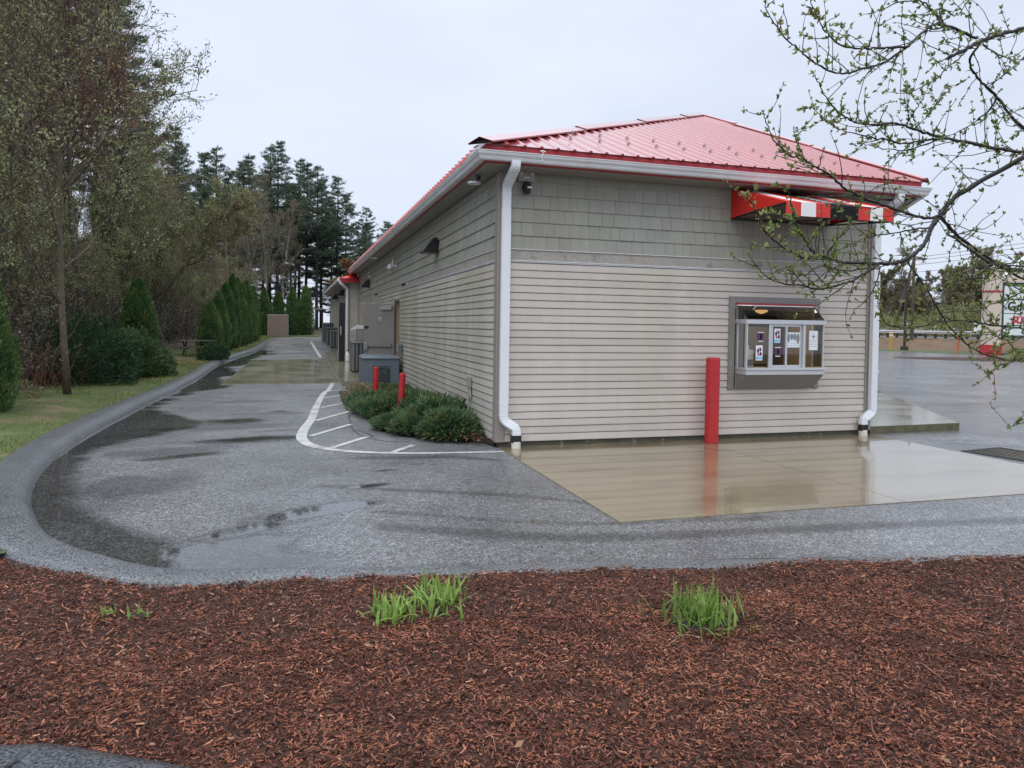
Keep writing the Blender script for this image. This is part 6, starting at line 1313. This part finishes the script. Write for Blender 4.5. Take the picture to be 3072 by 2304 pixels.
BR = {
 'a':(0.0115,0.0094,[(1.439,-6.533,3.417),(1.071,-6.467,3.286),(0.918,-6.464,3.236),(0.77,-6.463,3.177),(0.663,-6.474,3.119),(0.55,-6.483,3.062)]),
 'a1':(0.0079,0.0016,[(0.73,-6.482,3.185),(0.521,-6.466,3.231),(0.425,-6.485,3.204),(0.286,-6.495,3.092),(0.132,-6.499,2.988),(-0.025,-6.501,2.928),(-0.15,-6.512,2.897),(-0.29,-6.517,2.926),(-0.392,-6.533,2.969),(-0.493,-6.549,3.017),(-0.586,-6.567,3.093),(-0.632,-6.6,3.132),(-0.674,-6.635,3.151)]),
 'a2':(0.0059,0.0016,[(0.276,-6.505,3.08),(0.124,-6.505,3.052),(-0,-6.512,3.031),(-0.135,-6.517,3.025),(-0.244,-6.527,3.076),(-0.316,-6.549,3.137),(-0.372,-6.576,3.185),(-0.41,-6.609,3.201)]),
 'a3':(0.0058,0.0016,[(0.517,-6.469,3.229),(0.492,-6.417,3.333),(0.473,-6.368,3.385),(0.393,-6.302,3.394),(0.338,-6.244,3.369),(0.275,-6.184,3.364)]),
 'a4':(0.0051,0.0016,[(0.56,-6.429,3.257),(0.595,-6.385,3.361),(0.718,-6.37,3.343),(0.822,-6.346,3.45)]),
 'b':(0.0101,0.0016,[(1.619,-6.503,2.615),(1.143,-6.432,2.642),(0.899,-6.432,2.65),(0.605,-6.416,2.677),(0.415,-6.431,2.697),(0.256,-6.456,2.709),(0.052,-6.468,2.68),(-0.093,-6.498,2.697),(-0.21,-6.535,2.738),(-0.307,-6.577,2.795),(-0.378,-6.628,2.831)]),
 'b2':(0.0051,0.0016,[(0.57,-6.447,2.666),(0.342,-6.423,2.625),(0.213,-6.428,2.633),(0.117,-6.443,2.628),(-0.027,-6.442,2.647),(-0.137,-6.452,2.667),(-0.252,-6.459,2.736)]),
 'b3':(0.0034,0.0012,[(0.341,-6.429,2.71),(0.364,-6.469,2.788),(0.368,-6.504,2.831),(0.371,-6.539,2.886)]),
 'b4':(0.0034,0.0012,[(0.386,-6.443,2.698),(0.512,-6.409,2.792),(0.614,-6.367,2.896),(0.71,-6.325,2.989)]),
 'b5':(0.0043,0.0012,[(0.613,-6.408,2.679),(0.389,-6.377,2.606),(0.2,-6.355,2.616),(0.117,-6.364,2.62)]),
 'c':(0.0065,0.0086,[(0.84,-6.41,3.198),(0.824,-6.364,3.115),(0.916,-6.351,3.032),(1.044,-6.348,2.954),(1.154,-6.339,2.866),(1.257,-6.328,2.821),(1.511,-6.364,2.695)]),
 'c1':(0.0043,0.0012,[(0.848,-6.309,3.186),(0.741,-6.31,3.095),(0.648,-6.315,3.02),(0.542,-6.316,2.959),(0.438,-6.317,2.92),(0.321,-6.314,2.916)]),
 'c2':(0.0051,0.0016,[(0.975,-6.406,2.929),(1.004,-6.337,2.888),(0.988,-6.255,2.837),(0.963,-6.17,2.797),(0.927,-6.082,2.778)]),
 'c3':(0.0051,0.0016,[(0.989,-6.297,3.251),(1.187,-6.253,3.225),(1.399,-6.212,3.242)]),
 'd':(0.0151,0.0024,[(1.315,-6.306,2.662),(0.966,-6.243,2.466),(0.838,-6.243,2.377),(0.769,-6.261,2.311),(0.695,-6.278,2.245),(0.629,-6.297,2.148),(0.55,-6.312,2.085),(0.466,-6.325,2.042),(0.353,-6.328,2.018),(0.229,-6.328,2.016),(0.083,-6.32,2.014),(-0.014,-6.328,2.028),(-0.109,-6.335,2.048),(-0.18,-6.349,2.104),(-0.239,-6.367,2.166),(-0.292,-6.387,2.226),(-0.327,-6.411,2.302),(-0.364,-6.436,2.342)]),
 'd1':(0.0059,0.0016,[(-0.093,-6.421,2.017),(-0.263,-6.43,2.016),(-0.374,-6.455,2.05),(-0.477,-6.483,2.094),(-0.567,-6.514,2.147),(-0.624,-6.555,2.211),(-0.69,-6.594,2.244),(-0.732,-6.64,2.26)]),
 'd2':(0.0072,0.0016,[(0.214,-6.409,1.997),(0.08,-6.41,1.928),(-0.034,-6.416,1.888),(-0.158,-6.418,1.866),(-0.258,-6.427,1.881),(-0.367,-6.434,1.883),(-0.469,-6.441,1.914),(-0.547,-6.455,1.968),(-0.608,-6.475,2.026)]),
 'd3':(0.0086,0.0016,[(0.646,-6.376,2.275),(0.513,-6.388,2.259),(0.352,-6.391,2.287),(0.164,-6.386,2.332),(0.01,-6.39,2.381),(-0.096,-6.41,2.43),(-0.205,-6.428,2.466),(-0.307,-6.449,2.489),(-0.389,-6.476,2.493),(-0.488,-6.498,2.548),(-0.563,-6.525,2.635),(-0.599,-6.566,2.653)]),
 'd4':(0.0034,0.0012,[(-0.341,-6.544,2.449),(-0.446,-6.616,2.496),(-0.533,-6.693,2.551)]),
 'd5':(0.0101,0.0101,[(0.725,-6.294,2.31),(0.813,-6.23,2.291),(0.947,-6.18,2.237),(1.099,-6.136,2.18),(1.375,-6.131,2.051)]),
 'd6':(0.0051,0.0012,[(0.544,-6.399,2.209),(0.362,-6.423,2.178),(0.128,-6.432,2.134),(-0.043,-6.461,2.076),(-0.181,-6.499,2.025)]),
 'd7':(0.0043,0.0012,[(-0.046,-6.33,2.039),(-0.011,-6.365,2.117),(0.028,-6.401,2.194),(0.044,-6.43,2.251),(0.06,-6.46,2.307)]),
 'd8':(0.0043,0.0012,[(-0.119,-6.518,1.991),(-0.244,-6.55,2.012),(-0.36,-6.585,1.999),(-0.463,-6.623,2.013)]),
 'd9':(0.0043,0.0012,[(0.196,-6.404,1.994),(0.031,-6.397,1.964),(-0.125,-6.392,1.983),(-0.221,-6.406,1.936),(-0.327,-6.415,1.938),(-0.42,-6.429,1.963)]),
 'd10':(0.0034,0.0012,[(0.225,-6.413,1.994),(0.197,-6.407,1.895),(0.156,-6.397,1.821),(0.103,-6.382,1.771),(0.08,-6.376,1.74)]),
 'e':(0.0058,0.0016,[(1.698,-6.344,1.626),(1.345,-6.305,1.687),(1.123,-6.308,1.705),(0.894,-6.308,1.727),(0.733,-6.329,1.716),(0.546,-6.343,1.689),(0.4,-6.369,1.68),(0.272,-6.4,1.709),(0.19,-6.443,1.784),(0.135,-6.495,1.827)]),
 'f':(0.0043,0.0051,[(0.516,-6.291,2.037),(0.631,-6.303,1.902),(0.732,-6.31,1.765),(0.793,-6.304,1.701),(0.887,-6.308,1.627),(0.957,-6.304,1.586),(1.093,-6.321,1.528),(1.29,-6.355,1.504),(1.596,-6.421,1.474)]),
 'g':(0.0051,0.0016,[(1.596,-6.419,1.559),(1.218,-6.411,1.524),(0.986,-6.446,1.477),(0.848,-6.51,1.45)]),
 'h':(0.0079,0.0016,[(1.696,-6.334,1.966),(1.327,-6.309,2.012),(1.074,-6.319,2.04),(0.927,-6.364,1.965),(0.736,-6.394,1.933),(0.528,-6.42,1.878),(0.385,-6.465,1.842)]),
 'i':(0.0034,0.0016,[(1.598,-6.429,1.193),(1.269,-6.383,1.161),(1.145,-6.398,1.141)]),
 'j':(0.0065,0.0065,[(0.803,-6.268,2.208),(0.917,-6.283,2.145),(1.048,-6.304,2.065),(1.147,-6.313,2.035),(1.292,-6.338,1.962),(1.594,-6.412,1.814)]),
 'k':(0.0043,0.0016,[(1.091,-6.359,2.037),(0.981,-6.363,1.967),(0.857,-6.361,1.947),(0.719,-6.355,1.894)]),
 'l':(0.0043,0.0016,[(1.312,-6.325,1.895),(1.139,-6.344,1.84),(0.982,-6.367,1.802),(0.813,-6.388,1.726)]),
 'm':(0.0043,0.0016,[(1.531,-6.293,1.624),(1.342,-6.29,1.553),(1.228,-6.307,1.613),(1.06,-6.307,1.654),(0.951,-6.329,1.586)]),
}
def apple_tree():
    e = empty('apple_tree', (2.70, -6.53, 0), label='crab apple tree reaching in from the right with dark arching limbs and young leaf tufts', cat='tree')
    off = np.array([2.70, -6.53, 0]); r = np.random.default_rng(101)
    def cr(P, per=7):
        P = np.array(P, float); Q = np.vstack([2*P[0]-P[1], P, 2*P[-1]-P[-2]]); out = []
        for i in range(1, len(Q)-2):
            p0, p1, p2, p3 = Q[i-1:i+3]
            for t in np.arange(per)/per: out.append(.5*((2*p1)+(-p0+p2)*t+(2*p0-5*p1+4*p2-p3)*t*t+(-p0+3*p1-3*p2+p3)*t**3))
        out.append(P[-1]); return np.array(out)
    limb = Acc(); twig = Acc(); nodes = []; nd = []
    limb.tube(np.array([(0, 0, -.2), (.02, 0, .5), (-.02, .03, 1.2), (.05, .02, 1.9), (.0, .05, 2.6), (-.05, 0, 3.3), (.1, .1, 4.2)]), [.10, .085, .075, .065, .055, .045, .02], 10)
    for nm, P in (('x1', [(0, .02, 1.5), (-.3, .02, 1.62), (-.55, .05, 1.72)]),): limb.tube(P, [.03, .025, .02], 6)
    hubs = np.array([(-.02, .03, 1.2), (.05, .02, 1.9), (0, .05, 2.6), (-.05, 0, 3.3)])
    for k, (r0, r1, P) in BR.items():
        Q = cr(P)-off; n = len(Q); L = np.concatenate([[0], np.cumsum(np.linalg.norm(np.diff(Q, axis=0), axis=1))]); wob = r.normal(0, .0022, Q.shape); wob[0] = 0; Q = Q+wob
        rad = np.linspace(r0, r1, n)*(1+.10*r.standard_normal(n)); rad = np.maximum(rad, .0013)
        (limb if r0 >= .0062 else twig).tube(Q, rad, 7 if r0 > .008 else 5)
        if Q[0][0] > -1.65:       # limbs that leave the picture: carry them to the trunk
            h = hubs[np.argmin(np.abs(hubs[:, 2]-(Q[0][2]-.25)))]; m = (Q[0]+h)/2+np.array([0, 0, .05]); limb.tube(cr([Q[0], m, h]), np.linspace(r0, r0*1.5, 15), 7)
        if k in ('c', 'd5', 'j') and Q[-1][0] > -1.65:
            h = hubs[np.argmin(np.abs(hubs[:, 2]-(Q[-1][2])))]; limb.tube(cr([Q[-1], (Q[-1]+h)/2, h]), np.linspace(r1, r1*1.4, 15), 7)
        # leaf nodes and side shoots
        s = .02
        while s < L[-1]:
            i = min(np.searchsorted(L, s), n-1); p = Q[i]; t = unit(Q[min(i+1, n-1)]-Q[max(i-1, 0)]); thick = rad[i]
            pr = unit(np.cross(t, r.standard_normal(3))); 
            if thick < .0055 or r.random() < .45:
                nodes.append(p+pr*(thick+.004)); nd.append(unit(pr*.7+t*.7+np.array([0, 0, .25])))
            if r.random() < (.36 if thick < .0035 else .85):
                ln = r.uniform(.07, .30)*(1.2 if thick > .005 else .6); d = unit(pr*.8+t*.55+np.array([0, 0, .25])); kk = 5; S = [p]
                for _ in range(kk): d = unit(d+r.normal(0, .16, 3)+np.array([0, 0, .05])); S.append(S[-1]+d*ln/kk)
                twig.tube(np.array(S), np.linspace(min(.0028, thick), .0013, kk+1), 4)
                for j in range(1, kk+1):
                    if r.random() < .62 or j == kk: nodes.append(S[j]); nd.append(unit(d+r.normal(0, .5, 3)))
            s += r.uniform(.022, .048)
        nodes.append(Q[-1]); nd.append(unit(Q[-1]-Q[-3]))
    limb.build('trunk', M['twig_wet'], e, smooth=True); twig.build('twigs', M['twig_wet'], e, smooth=True)
    nodes = np.array(nodes); nd = np.array(nd); a = Acc(); k = 4; c = np.repeat(nodes, k, 0); d = np.repeat(nd, k, 0); n = len(c); sz = np.repeat(r.uniform(.55, 1.25, len(nodes)), k)
    d = unit(d+r.normal(0, .55, (n, 3))); L = r.uniform(.014, .030, n)*sz; Wd = L*r.uniform(.34, .52, n)
    # each leaf is folded along its midrib
    s_ = unit(np.cross(d, unit(r.standard_normal((n, 3))))); nn = np.cross(d, s_); L_ = L[:, None]; W_ = Wd[:, None]; up = nn*W_*.3
    v = np.stack([c, c+d*L_*.35+s_*W_*.5+up, c+d*L_*.75+s_*W_*.35+up, c+d*L_+nn*L_*-.12, c+d*L_*.75-s_*W_*.35+up, c+d*L_*.35-s_*W_*.5+up, c+d*L_*.5], 1).reshape(-1, 3)
    b = np.arange(n)[:, None]*7; f = np.concatenate([b+np.array([[0, 1, 2, 6]]), b+np.array([[6, 2, 3, 4]]), b+np.array([[0, 6, 4, 5]])]); a.add(v, f); a.build('leaves', M['apple_leaf'], e)
    print('leaf tufts', len(nodes))
apple_tree()
def far_trees():
    r = random.Random(17); O, sx, nx = FR
    lab = {'b': 'bare grey tree in the line beyond the highway', 'p': 'dark pine in the line beyond the highway', 's': 'greening bush along the highway verge'}
    b0 = [deciduous('roadside_tree', 201+i, 11, .13, 13, .7, M['bud_tan'], M['bark'], nleaf=4, leafL=(.08, .15), first=.12, twig=.014, label=lab['b'], group='bare trees beyond the highway') for i in range(2)]
    p0 = pine('roadside_pine', 210, 13, .2, 3.2, .12, lab['p'], 'pines beyond the highway', cluster=1.6)
    s0 = mound('roadside_bush', 215, 2.2, 2.2, 2.6, M['bud_green'], 5000, (.12, .26), (0, 0, 0), lab['s'], 'bushes along the highway', core=False)
    h0 = deciduous('roadside_tree', 231, 7.5, .09, 18, 1.1, M['bud_tan'], M['bark'], nleaf=9, leafL=(.10, .18), twig=.012, label='dense grey-brown young tree in the wooded band beyond the highway', group='young trees beyond the highway', first=.04, len1=.44)
    first = {}
    def put(o, u, n, z, s, key):
        p = O+sx*u+nx*n
        if key not in first: first[key] = 1; o.location = (p[0], p[1], z); o.scale = (s, s, s)
        else: copy_tree(o, loc=(p[0], p[1], z), rz=r.uniform(0, 6.28), sc=(s*r.uniform(.9, 1.2), s*r.uniform(.9, 1.2), s))
    for i in range(80): put(b0[i % 2], r.uniform(-28, 72), r.uniform(31, 62), .8, r.uniform(.55, 1.05), 'b%d' % (i % 2))
    for u, n, s in ((6, 40, .95), (10, 44, 1.05), (2, 46, .9), (-2, 40, .8), (14, 50, 1.0), (22, 52, .7), (-14, 36, 1.15), (-20, 38, 1.2), (-9, 42, .9), (30, 56, .75), (38, 54, .7)): put(p0, u, n, .8, s, 'p')
    for i in range(60): put(h0, -32+i*1.8+r.uniform(-2, 2), r.uniform(34, 52), .8, r.uniform(.7, 1.15), 'h')
    for i in range(16): put(s0, -30+i*6.5+r.uniform(-2, 2), r.uniform(31, 36), .9, r.uniform(.8, 1.3), 's')
    for u, n, s in ((8, 15.5, .0), (27, 29, 1.0), (22, 28, .9), (33, 30, 1.1), (16, 29, .8), (40, 30, 1.2), (10, 30, .8), (3, 29, .7)):
        if s: put(s0, u, n, .9, s, 's')
far_trees()
